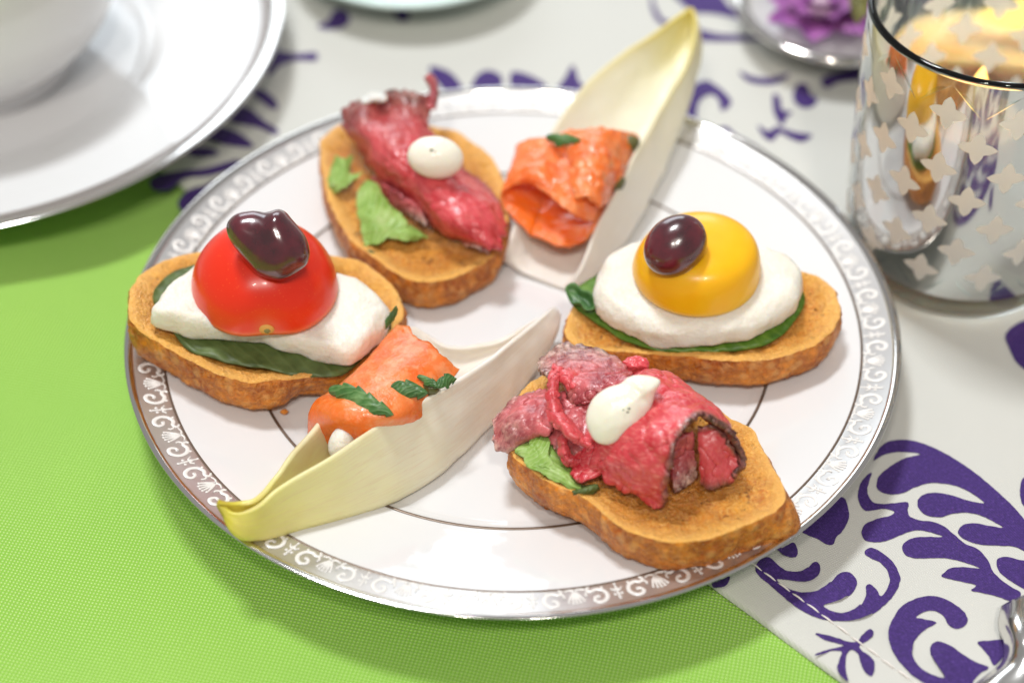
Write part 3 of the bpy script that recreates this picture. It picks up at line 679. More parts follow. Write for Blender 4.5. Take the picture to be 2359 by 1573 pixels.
def dome(name, c, r, h, mat, sq, dent=None, tilt=(0, 0), N=96, nr=40, seed=0):
    V = []; hh = []; sc_ = []
    for i in range(nr):
        a = i/(nr-1)*(math.pi/2); cr_ = math.cos(a)**sq[0]; sr = math.sin(a)**sq[1]
        for j in range(N):
            ph = 2*math.pi*j/N; R = r*cr_*(1+.012*nz(math.cos(ph), math.sin(ph), a+seed, 1.5)); z = h*sr
            s = 0
            if dent:
                da = abs((ph-dent[0]+math.pi) % (2*math.pi)-math.pi); g = math.exp(-(da/dent[1])**2)*math.exp(-(a/dent[2])**2); R *= 1-dent[3]*g
                s = math.exp(-(da/.13)**2)*math.exp(-(a/.26)**2)
            x, y = R*math.cos(ph), R*math.sin(ph)
            V.append((c[0]+x, c[1]+y, c[2]+z+tilt[0]*x+tilt[1]*y)); hh.append(sr); sc_.append(s)
    F = gridfaces(nr, N, True); F.append(tuple(range(N)))
    V.append((c[0], c[1], c[2]+h)); F += [((nr-1)*N+j, (nr-1)*N+(j+1) % N, len(V)-1) for j in range(N)]
    hh.append(1); sc_.append(0)
    return meshobj(name, V, F, mat, attrs={'height': hh, 'scar': sc_})
tom = thing('tomato_half', 'red cherry tomato half with a stem scar, cut side down', 'tomato', group=None)
rd = dome('flesh', pc, rT, rT*.93, red_tomato, (.86, 1.0), dent=(-1.46, .34, .55, .085), tilt=(-.03, 0))
rd.parent = tom
scx = np.array([pc[0]+rT*.905*math.cos(-1.46), pc[1]+rT*.905*math.sin(-1.46), pc[2]+.16])
blob('stem_scar', scx, (X_*.18, Y_*.06, Z_*.14), scar_mat, tom, nu=16, nv=24)
blob('scar_core', scx+np.array([.02, -.035, 0]), (X_*.085, Y_*.04, Z_*.07), scar_core, tom, nu=12, nv=16, amp=.2)
r_, u_, f_ = screen_axes()
# dark folded grape half with a raised ridge
def seg(px, py, a, b, w):
    a = np.array(a, float); b = np.array(b, float); q = np.array([px, py]); t_ = max(0, min(1, float((q-a)@(b-a)/((b-a)@(b-a)))))
    return math.exp(-(np.linalg.norm(q-a-(b-a)*t_)/w)**2)*(1-.55*t_)
gp = inflate('grape_half', conv([(760,190),(780,140),(840,95),(940,78),(1020,88),(1060,82),(1120,66),(1170,85),(1210,130),(1260,190),(1310,260),(1335,340),(1335,400),(1310,460),(1250,510),(1180,550),(1120,562),(1040,545),(970,510),(920,455),(860,390),(800,310),(770,250)], 270, 460, 3.016), 4.88, .50, .55, grape_mat,
             relief=lambda x, y: .17*seg(x, y, (652, 500), (662, 600), 40)-.035*seg(x, y, (600, 498), (582, 550), 24)+.05*seg(x, y, (545, 510), (560, 560), 25), N=150, amp=.015, seed=3)
tag(gp, 'dark purple grape half with a pointed ridge on the red tomato', 'grape')

# ---------------------------------------------------------------- yellow tomato toast (right)
leaf_from_outline('basil_leaf', [(1312,690),(1330,660),(1400,620),(1500,590),(1700,590),(1810,620),(1852,668),(1846,715),(1800,770),(1740,796),(1632,806),(1527,808),(1451,786),(1391,752),(1345,722)], plC, .13, basil_bright,
                  'bright green basil leaf edge under the cheese below the yellow tomato', 'basil leaf', 5.0, droop=.05, wave=.07, group='basil leaves under the cheese')
leaf_from_outline('parsley_leaf', [(1309,690),(1303,672),(1322,668),(1340,682),(1362,690),(1370,715),(1350,722),(1338,705),(1318,702)], plC, .30, parsley_mat,
                  'small curled herb leaf left of the yellow tomato toast', 'herb leaf', 6.0, droop=-.15, wave=.14, N=60)
cheeseC = slab('cheese_slice', [(1366,690),(1376,620),(1400,585),(1440,560),(1500,550),(1620,550),(1741,572),(1783,572),(1829,597),(1850,650),(1833,710),(1785,752),(1723,782),(1632,796),(1527,800),(1451,774),(1391,735)], plC, .16, .64, cheese_mat, 6.0, er=.34, amp=.07, jag=.07)
tag(cheeseC, 'white cheese slice under the yellow tomato half', 'cheese', 'cheese slices under the tomatoes')
yc = P(1604, 634, 2.76); rY = 147/(4587/float((yc-CAMP)@FW))
def squat(name, c, r, h, mat, shift):
    prof = open_curve([(.97, 0), (1.0, .10), (.985, .32), (.93, .56), (.82, .78), (.66, .915), (.46, .98), (.23, 1.0), (.004, 1.0)], 46); N = 96; V = []; hh = []
    for k, z in prof:
        for j in range(N):
            ph = 2*math.pi*j/N; R = r*k*(1+.02*nz(math.cos(ph), math.sin(ph), z, 1.3)); V.append((c[0]+R*math.cos(ph)+shift*z**2, c[1]+R*math.sin(ph), c[2]+h*z)); hh.append(z)
    F = gridfaces(len(prof), N, True); F.append(tuple(range(N))); return meshobj(name, V, F, mat, attrs={'height': hh})
yd = squat('tomato_half', yc, rY, rY*.79, yellow_tomato, .16)
tag(yd, 'yellow cherry tomato half, smooth and squat, cut side down', 'tomato')
oc = P(1556, 566, 4.12)
ol = blob('grape', oc, ((r_*.62+u_*.46)*.99, (u_*.60-r_*.40)*.90, f_*.60), grape_mat, amp=.008)
tag(ol, 'smooth oval dark red grape on the yellow tomato', 'grape')

# ---------------------------------------------------------------- front roast beef
def edge_sear(sides, w=.10):
    def fn(u, v):
        s = 0
        if 'u0' in sides: s = max(s, math.exp(-(u/w)**2))
        if 'u1' in sides: s = max(s, math.exp(-((1-u)/w)**2))
        if 'v0' in sides: s = max(s, math.exp(-(v/w)**2))
        if 'v1' in sides: s = max(s, math.exp(-((1-v)/w)**2))
        return s
    return fn
beefD = thing('roast_beef', 'pink folded roast beef slice with a dark rolled edge, on the front toast', 'roast beef', group='roast beef slices on toast')
sheet('folded_slice', [
  [(560,900,2.35),(600,760,2.5),(700,560,2.8),(900,320,2.9),(1000,262,2.95),(1060,242,2.9),(1080,262,2.7)],
  [(640,935,2.4),(690,760,2.7),(780,520,3.1),(980,285,3.2),(1100,252,3.15),(1150,250,3.0),(1180,300,2.7)],
  [(780,905,2.45),(790,740,3.0),(880,520,3.4),(1080,300,3.5),(1200,272,3.35),(1270,320,3.0),(1300,400,2.6)],
  [(920,995,2.45),(930,790,3.3),(1000,580,3.7),(1170,380,3.7),(1330,370,3.4),(1420,450,2.9),(1450,560,2.5)],
  [(1050,1055,2.45),(1090,820,3.4),(1150,610,3.9),(1300,460,3.9),(1470,480,3.5),(1550,600,2.9),(1560,740,2.5)],
  [(1160,1110,2.40),(1190,870,3.3),(1240,660,3.85),(1390,520,4.0),(1560,600,3.6),(1640,740,3.0),(1610,920,2.5)]], beef_mat, beefD, 56, 56, .13, .055, 2.2, 1.0, .09, edge_sear(('u1',), .055), sd)
sheet('inner_fold', [
  [(1370,590,3.4),(1440,560,3.5),(1520,610,3.4),(1600,740,3.0)],
  [(1375,700,3.1),(1450,680,3.2),(1540,730,3.0),(1620,830,2.7)],
  [(1385,840,2.7),(1450,830,2.8),(1540,840,2.7),(1610,890,2.5)],
  [(1400,940,2.35),(1450,990,2.35),(1520,960,2.35),(1580,930,2.35)]], beef_mat, beefD, 30, 30, .12, .05, 2.5, 3.0, .05, edge_sear(('u1', 'u0'), .12), sd)
sheet('inner_layer', [
  [(1210,740,3.0),(1260,660,3.2),(1340,620,3.3)],
  [(1200,880,2.6),(1260,800,2.7),(1350,740,2.8)],
  [(1230,1000,2.3),(1290,960,2.3),(1360,880,2.35)]], beef_brown, beefD, 20, 20, .12, .06, 2.5, 13.0, .05, edge_sear(('u1',), .3), sd)
sheet('back_slice', [
  [(375,150,2.45),(480,72,2.55),(640,72,2.65),(790,130,2.7)],
  [(362,240,2.75),(520,230,2.95),(720,220,3.05),(950,228,3.05)],
  [(470,275,2.9),(580,320,3.1),(720,330,3.2),(920,300,3.2)],
  [(555,390,2.75),(600,445,2.85),(710,415,3.0),(900,330,3.1)]], beef_brown, beefD, 36, 36, .12, .06, 2.0, 5.0, .10, edge_sear(('u0', 'v0'), .2), sd)
sheet('side_slice', [
  [(330,368,2.45),(430,352,2.65),(540,400,2.8)],
  [(190,430,2.45),(330,480,2.8),(450,520,2.9)],
  [(85,550,2.35),(210,590,2.6),(420,620,2.7)],
  [(78,680,2.2),(150,745,2.15),(310,650,2.3)]], beef_brown, beefD, 36, 36, .12, .06, 1.8, 7.0, .08, lambda u, v: .55*math.exp(-((u-.72)**2+(v-.4)**2)/.05)+edge_sear(('u1', 'v0'), .08)(u, v)*.7, sd)
sheet('under_slice', [
  [(440,400,2.6),(560,440,2.75),(720,430,2.85)],
  [(420,540,2.6),(580,560,2.75),(720,560,2.85)],
  [(400,640,2.5),(560,680,2.6),(700,700,2.7)],
  [(500,770,2.35),(600,790,2.4),(720,780,2.5)]], beef_brown, beefD, 28, 28, .12, .08, 2.2, 9.0, .08, edge_sear(('u1',), .15), sd)
def ribbon_ctrl(pts, w):
    a = np.array([(p[0], p[1]) for p in pts], float); tg = np.gradient(a, axis=0); rows = []
    for i, p in enumerate(pts):
        d = tg[i]/np.linalg.norm(tg[i]); nn = np.array([-d[1], d[0]]); ww = w[i] if hasattr(w, '__len__') else w
        rows.append([(a[i][0]-nn[0]*ww, a[i][1]-nn[1]*ww, p[2]-.12), (a[i][0], a[i][1], p[2]), (a[i][0]+nn[0]*ww, a[i][1]+nn[1]*ww, p[2]-.12)])
    return rows
sheet('torn_strand', ribbon_ctrl([(490,215,3.05),(452,300,3.2),(450,400,3.3),(462,490,3.35),(530,580,3.3),(600,650,3.2),(690,705,3.1)], [30,28,34,52,44,36,22]), beef_mat, beefD, 50, 16, .11, .06, 3.0, 11.0, .06, None, sd)
sheet('torn_strand', ribbon_ctrl([(515,640,2.9),(520,720,2.8),(545,790,2.65),(620,805,2.6),(680,770,2.7)], [22,26,28,26,24]), beef_mat, beefD, 40, 12, .10, .06, 3.0, 12.0, .05, None, sd)
sheet('torn_strand', ribbon_ctrl([(520,240,3.1),(560,290,3.15),(590,330,3.1)], [40,50,34]), beef_mat, beefD, 24, 12, .11, .06, 3.0, 17.0, .05, None, sd)
bl = P(1110+975/2.7513, 770+195/2.7513, 2.85)
blob('beef_lump', bl, (r_*.30, u_*.20, f_*.22), beef_mat, beefD, amp=.22, ns=1.6, seed=4)
# cream dollops with herb specks
def specks(parent, pts, rad):
    for (px, py, z, s) in pts:
        p = P(px, py, z); blob('herb_speck', p, (r_*rad*s, u_*rad*.6*s, f_*rad*.5), herb_speck_mat, parent, nu=8, nv=10, amp=.3)
crD = thing('cream_dollop', 'two-lobed white herb cream dollop on the front roast beef', 'cream', group='cream dollops on roast beef')
inflate('cream', conv([(660,560),(668,480),(710,400),(790,340),(880,310),(920,275),(985,257),(1060,262),(1120,282),(1132,312),(1102,370),(1080,450),(1040,540),(980,620),(900,670),(820,700),(740,690),(690,640)], *sd), 3.75, .42, .5, cream_mat, crD, relief=lambda x, y: -.09*seg(x, y, (1440, 880), (1500, 935), 14)+.06*seg(x, y, (1470, 880), (1490, 880), 25), amp=.03, seed=2)
specks(crD, [(1452,888,4.10,1),(1441,936,4.02,1.2),(1449,941,4.0,.9),(1458,937,3.98,.7),(1446,949,4.0,.8),(1479,884,4.0,.6),(1436,944,4.02,.6)], .034)

# ---------------------------------------------------------------- rear roast beef
sb = (710, 170, 2.904)
beefB = thing('roast_beef', 'dark red strip of roast beef draped over the rear toast', 'roast beef', group='roast beef slices on toast')
sheet('folded_slice', [
  [(260,240,3.0),(360,165,3.3),(500,140,3.4),(650,110,3.4),(820,180,3.2)],
  [(245,370,2.7),(370,330,3.3),(520,250,3.05),(650,270,3.1),(800,330,2.9)],
  [(330,470,2.5),(430,450,3.2),(560,420,3.35),(700,420,3.2),(830,420,2.6)],
  [(430,640,2.3),(520,610,3.0),(640,580,3.25),(780,560,3.2),(950,560,2.5)],
  [(560,760,2.15),(660,740,2.8),(780,710,3.15),(920,690,3.1),(1060,660,2.4)],
  [(760,920,2.1),(830,890,2.8),(950,850,3.05),(1060,800,2.9),(1170,760,2.2)],
  [(880,1050,2.05),(980,1020,2.7),(1100,970,2.85),(1200,920,2.7),(1270,880,2.1)],
  [(1170,1140,2.0),(1210,1160,2.2),(1265,1180,2.25),(1305,1080,2.15),(1300,980,2.0)]], beef_mat, beefB, 64, 44, .14, .07, 1.8, 21.0, .10, lambda u, v: max(.9*math.exp(-(u/.20)**2), .6*math.exp(-(v/.07)**2), .35*math.exp(-((v-.5)/.2)**2)*math.exp(-((u-.25)/.2)**2), .5*math.exp(-((1-v)/.05)**2)), sb)
sheet('curled_tip', ribbon_ctrl([(820,230,3.2),(842,120,3.4),(826,50,3.55),(795,15,3.65)], [26,22,24,12]), beef_brown, beefB, 24, 10, .10, .03, 3.0, 22.0, .04, None, sb)
sheet('fat_edge', [[(350,190,3.3),(430,140,3.4),(520,150,3.45)], [(380,200,3.42),(450,175,3.5),(530,180,3.5)]], cheese_mat, beefB, 14, 14, .10, .04, 3.0, 23.0, .05, None, sb)
sheet('under_slice', [[(430,690,2.1),(520,740,2.4),(640,830,2.5)], [(470,790,2.0),(600,840,2.3),(740,900,2.4)], [(620,930,1.95),(700,960,2.1),(800,1010,2.2)]], beef_brown, beefB, 24, 24, .12, .07, 2.0, 25.0, .08, edge_sear(('u1',), .3), sb)
sheet('end_fold', [[(1000,1090,2.0),(1100,1080,2.3),(1220,1100,2.3)], [(1060,1140,1.98),(1130,1170,2.1),(1210,1210,2.1)]], beef_brown, beefB, 18, 18, .12, .06, 2.0, 27.0, .05, edge_sear(('u1',), .3), sb)
crB = thing('cream_dollop', 'smooth oval white cream dollop on the rear roast beef', 'cream', group='cream dollops on roast beef')
cb = P(1003, 363, 3.72)
blob('cream', cb, (r_*.67-u_*.11, u_*.50+r_*.09, f_*.42), cream_mat, crB, amp=.025, ns=1.0, seed=3)
specks(crB, [(994,346,4.12,1.1),(1003,350,4.10,.6)], .04)

# ---------------------------------------------------------------- salad leaves
def salad(label, ctrl, cv, seed, mat=arugula_mat, thick=.035, amp=.05, jag=.06, name='salad_leaf', cat='salad leaf', group='salad leaves under the beef', nu=44, nv=26):
    o = sheet(name, ctrl, mat, None, nu, nv, thick, amp, 1.8, seed, jag, None, cv, fine=.006, crease=.02)
    return tag(o, label, cat, group)
salad('frilly pale green salad leaf under the front roast beef', ribbon_ctrl([(205,735,2.25),(270,720,2.3),(350,760,2.4),(440,820,2.4),(530,900,2.35),(590,960,2.3),(665,1000,2.25)], [8,60,95,80,52,32,6]), sd, 31)
salad('pale green salad stalk along the cut edge of the front toast', [[(300,640,2.4),(360,630,2.45),(420,660,2.5)], [(290,720,2.4),(370,740,2.5),(440,780,2.5)], [(270,800,2.3),(360,840,2.35),(480,860,2.35)]], sd, 32)
salad('small dark salad leaf showing below the front beef fold', ribbon_ctrl([(590,1000,2.25),(660,985,2.3),(740,960,2.3)], [6,26,14]), sd, 33, mat=basil_mat)
salad('broad pale green salad leaf under the rear roast beef', [[(330,800,2.3),(400,720,2.4),(470,760,2.4)], [(330,930,2.25),(430,900,2.45),(560,900,2.4)], [(350,1050,2.15),(450,1000,2.35),(660,990,2.3)], [(380,1165,1.95),(470,1130,2.1),(600,1090,2.15)]], sb, 34)
salad('long tapering salad leaf tip at the rear beef', ribbon_ctrl([(540,1040,2.2),(640,1060,2.25),(720,1070,2.2),(800,1095,2.1)], [60,60,40,8]), sb, 35)
salad('curled bright green salad stem left of the rear beef', [[(180,550,2.4),(230,570,2.55),(290,560,2.4)], [(170,620,2.3),(230,650,2.5),(280,660,2.4)], [(120,740,2.15),(200,720,2.45),(300,680,2.4)], [(160,795,2.1),(230,770,2.35),(380,660,2.4)]], sb, 36)
salad('thin dark stem poking from beneath the rear beef toast', ribbon_ctrl([(365,1150,2.0),(440,1215,1.95),(510,1300,1.85)], [10,22,12]), sb, 37, mat=basil_mat, jag=.02)

# ---------------------------------------------------------------- endive leaves
def boat(label, stations, mat, thick, rimw=None, seed=0.0):
    g = [[P(*c) for c in st] for st in stations]
    nu, nv = 90, 44
    S = grid_surface(g, nu, nv); N_ = grid_normals(S); V = []; UVs = []; rim = []
    for i in range(nu):
        for j in range(nv):
            p = S[i, j]; u = i/(nu-1); v = j/(nv-1)
            rib = .02*math.sin(v*40+2*nz(u*3, v*3, seed))*(.5+.5*nz(u*4, v*2, seed+3))
            p = p+N_[i, j]*(.05*fbm(p[0], p[1], p[2]+seed, .9, 3)+rib*.3)
            V.append(p); UVs.append((u, v)); e = min(v, 1-v); rim.append(math.exp(-(e/.05)**2)*max(0, 1-u*1.6))
    o = meshobj('endive_leaf', V, gridfaces(nu, nv), mat, uv=UVs, attrs={'rim': rim})
    m = o.modifiers.new('thickness', 'SOLIDIFY'); m.thickness = thick*CM; m.offset = 0
    s = o.modifiers.new('smooth', 'SUBSURF'); s.levels = 1; s.render_levels = 1
    return tag(o, label, 'endive leaf', 'endive leaf boats')
boat('front endive leaf, boat-shaped with a yellow tip over the plate rim', [
 [(499,1156,2.35),(501,1162,2.3),(503,1158,2.3),(501,1153,2.4)],
 [(540,1180,2.25),(545,1230,1.85),(560,1195,1.75),(545,1157,2.2)],
 [(585,1168,2.35),(600,1236,1.6),(620,1165,1.5),(590,1150,2.2)],
 [(640,1124,2.5),(700,1211,1.3),(690,1130,1.2),(628,1105,2.2)],
 [(748,1059,2.6),(820,1180,1.08),(770,1070,1.0),(660,1062,2.25)],
 [(863,982,2.7),(930,1138,1.0),(850,1000,.98),(715,992,2.25)],
 [(950,933,2.7),(1030,1072,.98),(930,940,.98),(820,860,2.2)],
 [(1054,872,2.6),(1110,995,.98),(1010,890,.98),(935,752,1.9)],
 [(1131,822,2.4),(1185,913,1.03),(1085,840,1.0),(1030,796,1.5)],
 [(1213,757,2.1),(1245,825,1.18),(1185,785,1.15),(1140,785,1.35)],
 [(1255,722,1.9),(1278,762,1.42),(1252,748,1.40),(1232,735,1.5)],
 [(1275,707,1.75),(1288,722,1.6),(1280,722,1.62),(1270,712,1.75)]], endive_mat, .13, seed=1)
boat('rear endive leaf, pale and upright with its tip past the plate rim', [
 [(1590,17,3.62),(1592,20,3.58),(1594,20,3.58),(1593,17,3.62)],
 [(1560,38,3.5),(1580,70,3.0),(1606,80,3.05),(1600,45,3.5)],
 [(1500,80,3.4),(1530,150,2.5),(1607,135,2.65),(1592,110,3.4)],
 [(1434,121,3.2),(1480,220,2.2),(1590,217,2.35),(1568,170,3.2)],
 [(1347,195,2.9),(1420,300,1.85),(1557,304,2.0),(1515,260,3.0)],
 [(1290,270,2.6),(1370,390,1.45),(1525,385,1.55),(1465,350,2.7)],
 [(1240,360,2.3),(1310,470,1.15),(1492,460,1.2),(1420,440,2.4)],
 [(1205,450,2.0),(1270,540,1.02),(1440,550,1.05),(1375,520,2.1)],
 [(1180,530,1.7),(1235,590,.98),(1375,625,1.0),(1347,590,1.7)],
 [(1165,575,1.45),(1220,625,.98),(1325,655,.98),(1325,635,1.35)],
 [(1158,598,1.15),(1210,632,.96),(1300,664,.96),(1303,655,1.05)]], endive_pale, .10, seed=2)
pw = P(786, 1018, 2.25)
tag(blob('endive_heart', pw, (r_*.27, u_*.36+r_*.08, f_*.25), cheese_mat, bumps=[((0, 1, 0), .12, .5)]), 'cream-coloured rounded piece at the open end of the front salmon roll', 'endive piece')

# ---------------------------------------------------------------- salmon
salF = sheet('salmon_slice', [
 [(905,775,2.1),(922,750,2.5),(975,785,2.75),(1020,820,2.7),(1058,852,2.4)],
 [(842,845,2.0),(856,830,2.5),(910,860,2.95),(975,885,2.8),(1020,900,2.4)],
 [(765,915,2.0),(782,895,2.5),(850,920,2.95),(915,950,2.85),(960,962,2.4)],
 [(722,955,1.9),(735,925,2.45),(795,945,2.9),(860,975,2.75),(900,990,2.3)],
 [(714,985,1.7),(718,960,2.15),(772,975,2.6),(830,1005,2.4),(870,1015,2.1)],
 [(722,1010,1.5),(725,1000,1.75),(768,1000,2.1),(815,1015,2.0),(850,1020,1.8)],
 [(748,1030,1.35),(752,1030,1.45),(775,1005,1.7),(810,1010,1.7),(840,1015,1.6)],
 [(790,960,1.4),(795,955,1.5),(805,955,1.6),(825,960,1.5),(840,970,1.5)]], salmon_mat, None, 64, 40, .11, .03, 1.3, 41.0, .05, fine=.005, crease=.012, deep=lambda u, v: .85/(1+math.exp(-(u-.47)*22)), conv_=None)
tag(salF, 'orange smoked salmon slice folded inside the front endive leaf', 'salmon', 'salmon slices in the endive leaves')
s6 = (1130, 0, 2.306)
def ring(pts): return pts+[pts[0]]
salB = sheet('salmon_slice', [
 ring([(300,860,2.0),(160,790,2.5),(175,760,2.8),(300,735,3.05),(430,700,3.15),(560,695,3.1),(690,700,2.9),(780,735,2.45),(700,860,2.0),(500,900,1.9)]),
 ring([(290,960,1.95),(120,900,2.4),(140,860,2.75),(280,830,3.05),(400,810,2.95),(520,800,3.1),(640,840,2.9),(720,880,2.3),(640,980,1.9),(480,1010,1.8)]),
 ring([(260,1110,1.85),(88,1010,2.3),(110,955,2.65),(230,925,3.0),(350,960,2.95),(460,970,3.0),(570,1000,2.7),(650,1040,2.1),(570,1130,1.8),(430,1160,1.75)]),
 ring([(215,1245,1.75),(72,1095,2.1),(85,1010,2.45),(190,975,2.75),(300,1030,2.75),(400,1110,2.7),(490,1160,2.4),(560,1185,2.0),(500,1270,1.75),(370,1305,1.7)])], salmon_mat, None, 40, 80, .09, .06, 1.5, 43.0, .03, fine=.004, crease=.02, conv_=s6, deep=lambda u, v: .9*max(0, 1-abs(v-.06)*5)+.9*max(0, (v-.86)*6) if u > .3 else .1)
tag(salB, 'rolled orange smoked salmon slice, open end forward, in the rear endive leaf', 'salmon', 'salmon slices in the endive leaves')

salC = sheet('salmon_slice', [
 [(420,700,3.22),(520,675,3.38),(640,685,3.35),(760,725,2.75)],
 [(410,800,3.1),(520,790,3.42),(620,800,3.3),(725,850,2.7)],
 [(420,930,3.08),(500,900,3.25),(590,930,3.2),(690,950,2.6)],
 [(450,1050,2.95),(520,1060,3.0),(570,1080,2.75),(640,1060,2.3)]], salmon_mat, None, 30, 30, .09, .07, 2.2, 47.0, .08, fine=.005, crease=.05, conv_=s6)
tag(salC, 'pinker crumpled salmon slice on top of the rear salmon roll, beside the capers', 'salmon', 'salmon slices in the endive leaves')
# ---------------------------------------------------------------- herbs and capers
def frond(label, axis_pts, width, seed, teeth=5, mat=parsley_mat):
    c = open_curve([P(*p) for p in axis_pts], 60); tg = np.gradient(c, axis=0); V = []; UVs = []; nv = 13
    for i in range(60):
        u = i/59; d = tg[i]/np.linalg.norm(tg[i]); side = np.cross(d, -FW); side /= np.linalg.norm(side); nn = np.cross(side, d)
        ph = (u*teeth) % 1.0
        w = width*(math.sin(math.pi*min(1, u*.96+.05))**.6)*(.68+.32*(1-ph)**.8)
        for j in range(nv):
            s = (j/(nv-1)-.5)*2; ww = w*(1 if s < 0 else (.55+.45*(1-((u*teeth+.4) % 1.0))**.8)/(.55+.45*(1-ph)**.8))
            V.append(c[i]+side*s*ww-nn*.05*s*s*(width/.2)+nn*.02*fbm(u*4, s, seed, 1, 2)); UVs.append((u, s*.3))
    o = meshobj('parsley_leaf', V, gridfaces(60, nv), mat, uv=UVs)
    m = o.modifiers.new('thickness', 'SOLIDIFY'); m.thickness = .02*CM; m.offset = 0
    return tag(o, label, 'parsley', 'parsley leaves on the salmon')
frond('long toothed parsley leaf lying across the front salmon', [(757,898,2.80),(800,908,3.0),(845,930,3.10),(905,955,3.0)], .27, 1)
frond('two-lobed parsley leaf on the front salmon, next to the endive edge', [(900,893,3.02),(930,898,3.05),(985,905,3.02)], .24, 2, 2)
frond('parsley tip behind the front endive edge', [(962,866,2.98),(990,880,3.0),(1010,892,2.95)], .10, 3, 2)
frond('small parsley leaf touching the front endive rim', [(1008,890,2.95),(1030,876,2.98),(1052,872,2.9)], .16, 4, 2)
frond('green parsley leaf on the rear salmon', [(1258,316,3.3),(1295,322,3.42),(1338,322,3.4)], .17, 5, 2)
frond('dark curled herb stem at the right end of the red tomato toast', [(887,758,2.3),(895,738,2.5),(908,722,2.75),(912,706,3.0)], .09, 6, 2)
def caper(px, py, z, r, label):
    tag(blob('caper', P(px, py, z), (r_*r, u_*r*.9, f_*r), caper_mat, bumps=[((.3, .9, .3), -.15, .3)], amp=.08, ns=2, nu=24, nv=28), label, 'caper', 'capers in the endive leaves')
caper(992, 893, 2.72, .2, 'brown-green caper under the parsley on the front salmon')
caper(1452, 330, 2.75, .24, 'upper dark caper beside the rear salmon')
caper(1418, 420, 2.5, .24, 'lower dark caper beside the rear salmon')

# loose crumbs by the front toast
rc = random.Random(5)
for px, py, lb in ((1793,1214,'tiny brown crumb in the middle of three at the right end of the front toast'),(1806,1205,'tiny brown crumb farthest right beside the front toast'),(1782,1226,'tiny brown crumb lowest of three at the right end of the front toast'),
                   (1240,1150,'tiny crumb left of the front toast, nearer the salad leaf'),(1262,1168,'tiny crumb on the plate just below the notch of the front toast'),(655,948,'tiny crumb under the front edge of the red tomato toast')):
    q = P(px, py, 1.45); R = math.hypot(q[0], q[1]); q = P(px, py, plate_z(R)+.04); sz = .035+.03*rc.random()
    tag(blob('bread_crumb', q, (X_*sz*1.5, Y_*sz, Z_*sz*.9), crust_mat, amp=.35, ns=1.6, seed=px, nu=10, nv=12), lb, 'crumb', 'loose crumbs on the plate')
# ================================================================ saucer and cup (upper left)
sx, sy = -15.57, 11.76
saucer = thing('saucer', 'white saucer with a plain silver edge under the teacup, upper left', 'saucer')
sp_ = smooth_prof([(0.001, .62), (3.0, .62), (4.8, .64), (5.3, .72), (5.9, .86), (7.0, 1.10), (8.2, 1.40), (8.72, 1.53)], 60)
lathe('saucer_body', sp_, porcelain, saucer, 160, (sx, sy))
lathe('saucer_underside', smooth_prof([(9.15, 1.57), (8.9, 1.48), (8.2, 1.26), (7.0, .95), (5.4, .5), (5.0, .1), (4.8, .1), (4.6, .3), (0.001, .4)], 40), porcelain, saucer, 160, (sx, sy))
lathe('silver_band', smooth_prof([(8.72, 1.53), (8.85, 1.575), (9.0, 1.615), (9.1, 1.62), (9.165, 1.60), (9.15, 1.57)], 18), silver_edge, saucer, 160, (sx, sy))
lathe('rim_line', [(8.50, 1.476), (8.52, 1.488), (8.70, 1.535), (8.725, 1.533)], hairline_soft, saucer, 160, (sx, sy))
lathe('well_ring', [(5.15, .705), (5.22, .735), (5.34, .752), (5.40, .75)], porcelain, saucer, 160, (sx, sy))
cup = thing('teacup', 'white teacup standing on the saucer, cut off by the corner', 'teacup')
ccx, ccy = -15.2, 11.45
lathe('cup_body', smooth_prof([(2.55, .66), (2.75, .62), (2.95, .66), (2.9, .95), (3.05, 1.15), (3.7, 1.75), (4.25, 2.6), (4.5, 3.8), (4.6, 5.2), (4.62, 5.6), (4.5, 5.62), (4.42, 5.2), (4.3, 3.8), (4.0, 2.7), (3.3, 1.8), (2.0, 1.3), (.01, 1.25)], 90), porcelain, cup, 128, (ccx, ccy))
lathe('silver_lip', [(4.60, 5.50), (4.64, 5.55), (4.63, 5.64), (4.55, 5.67), (4.47, 5.64)], silver_edge, cup, 128, (ccx, ccy))
tube(open_curve([(ccx-4.4, ccy+.9, 4.8), (ccx-5.6, ccy+1.2, 5.0), (ccx-6.3, ccy+1.4, 4.0), (ccx-5.6, ccy+1.2, 2.9), (ccx-4.1, ccy+.8, 2.6)], 30), .28, 12, porcelain, 'cup_handle', cup)

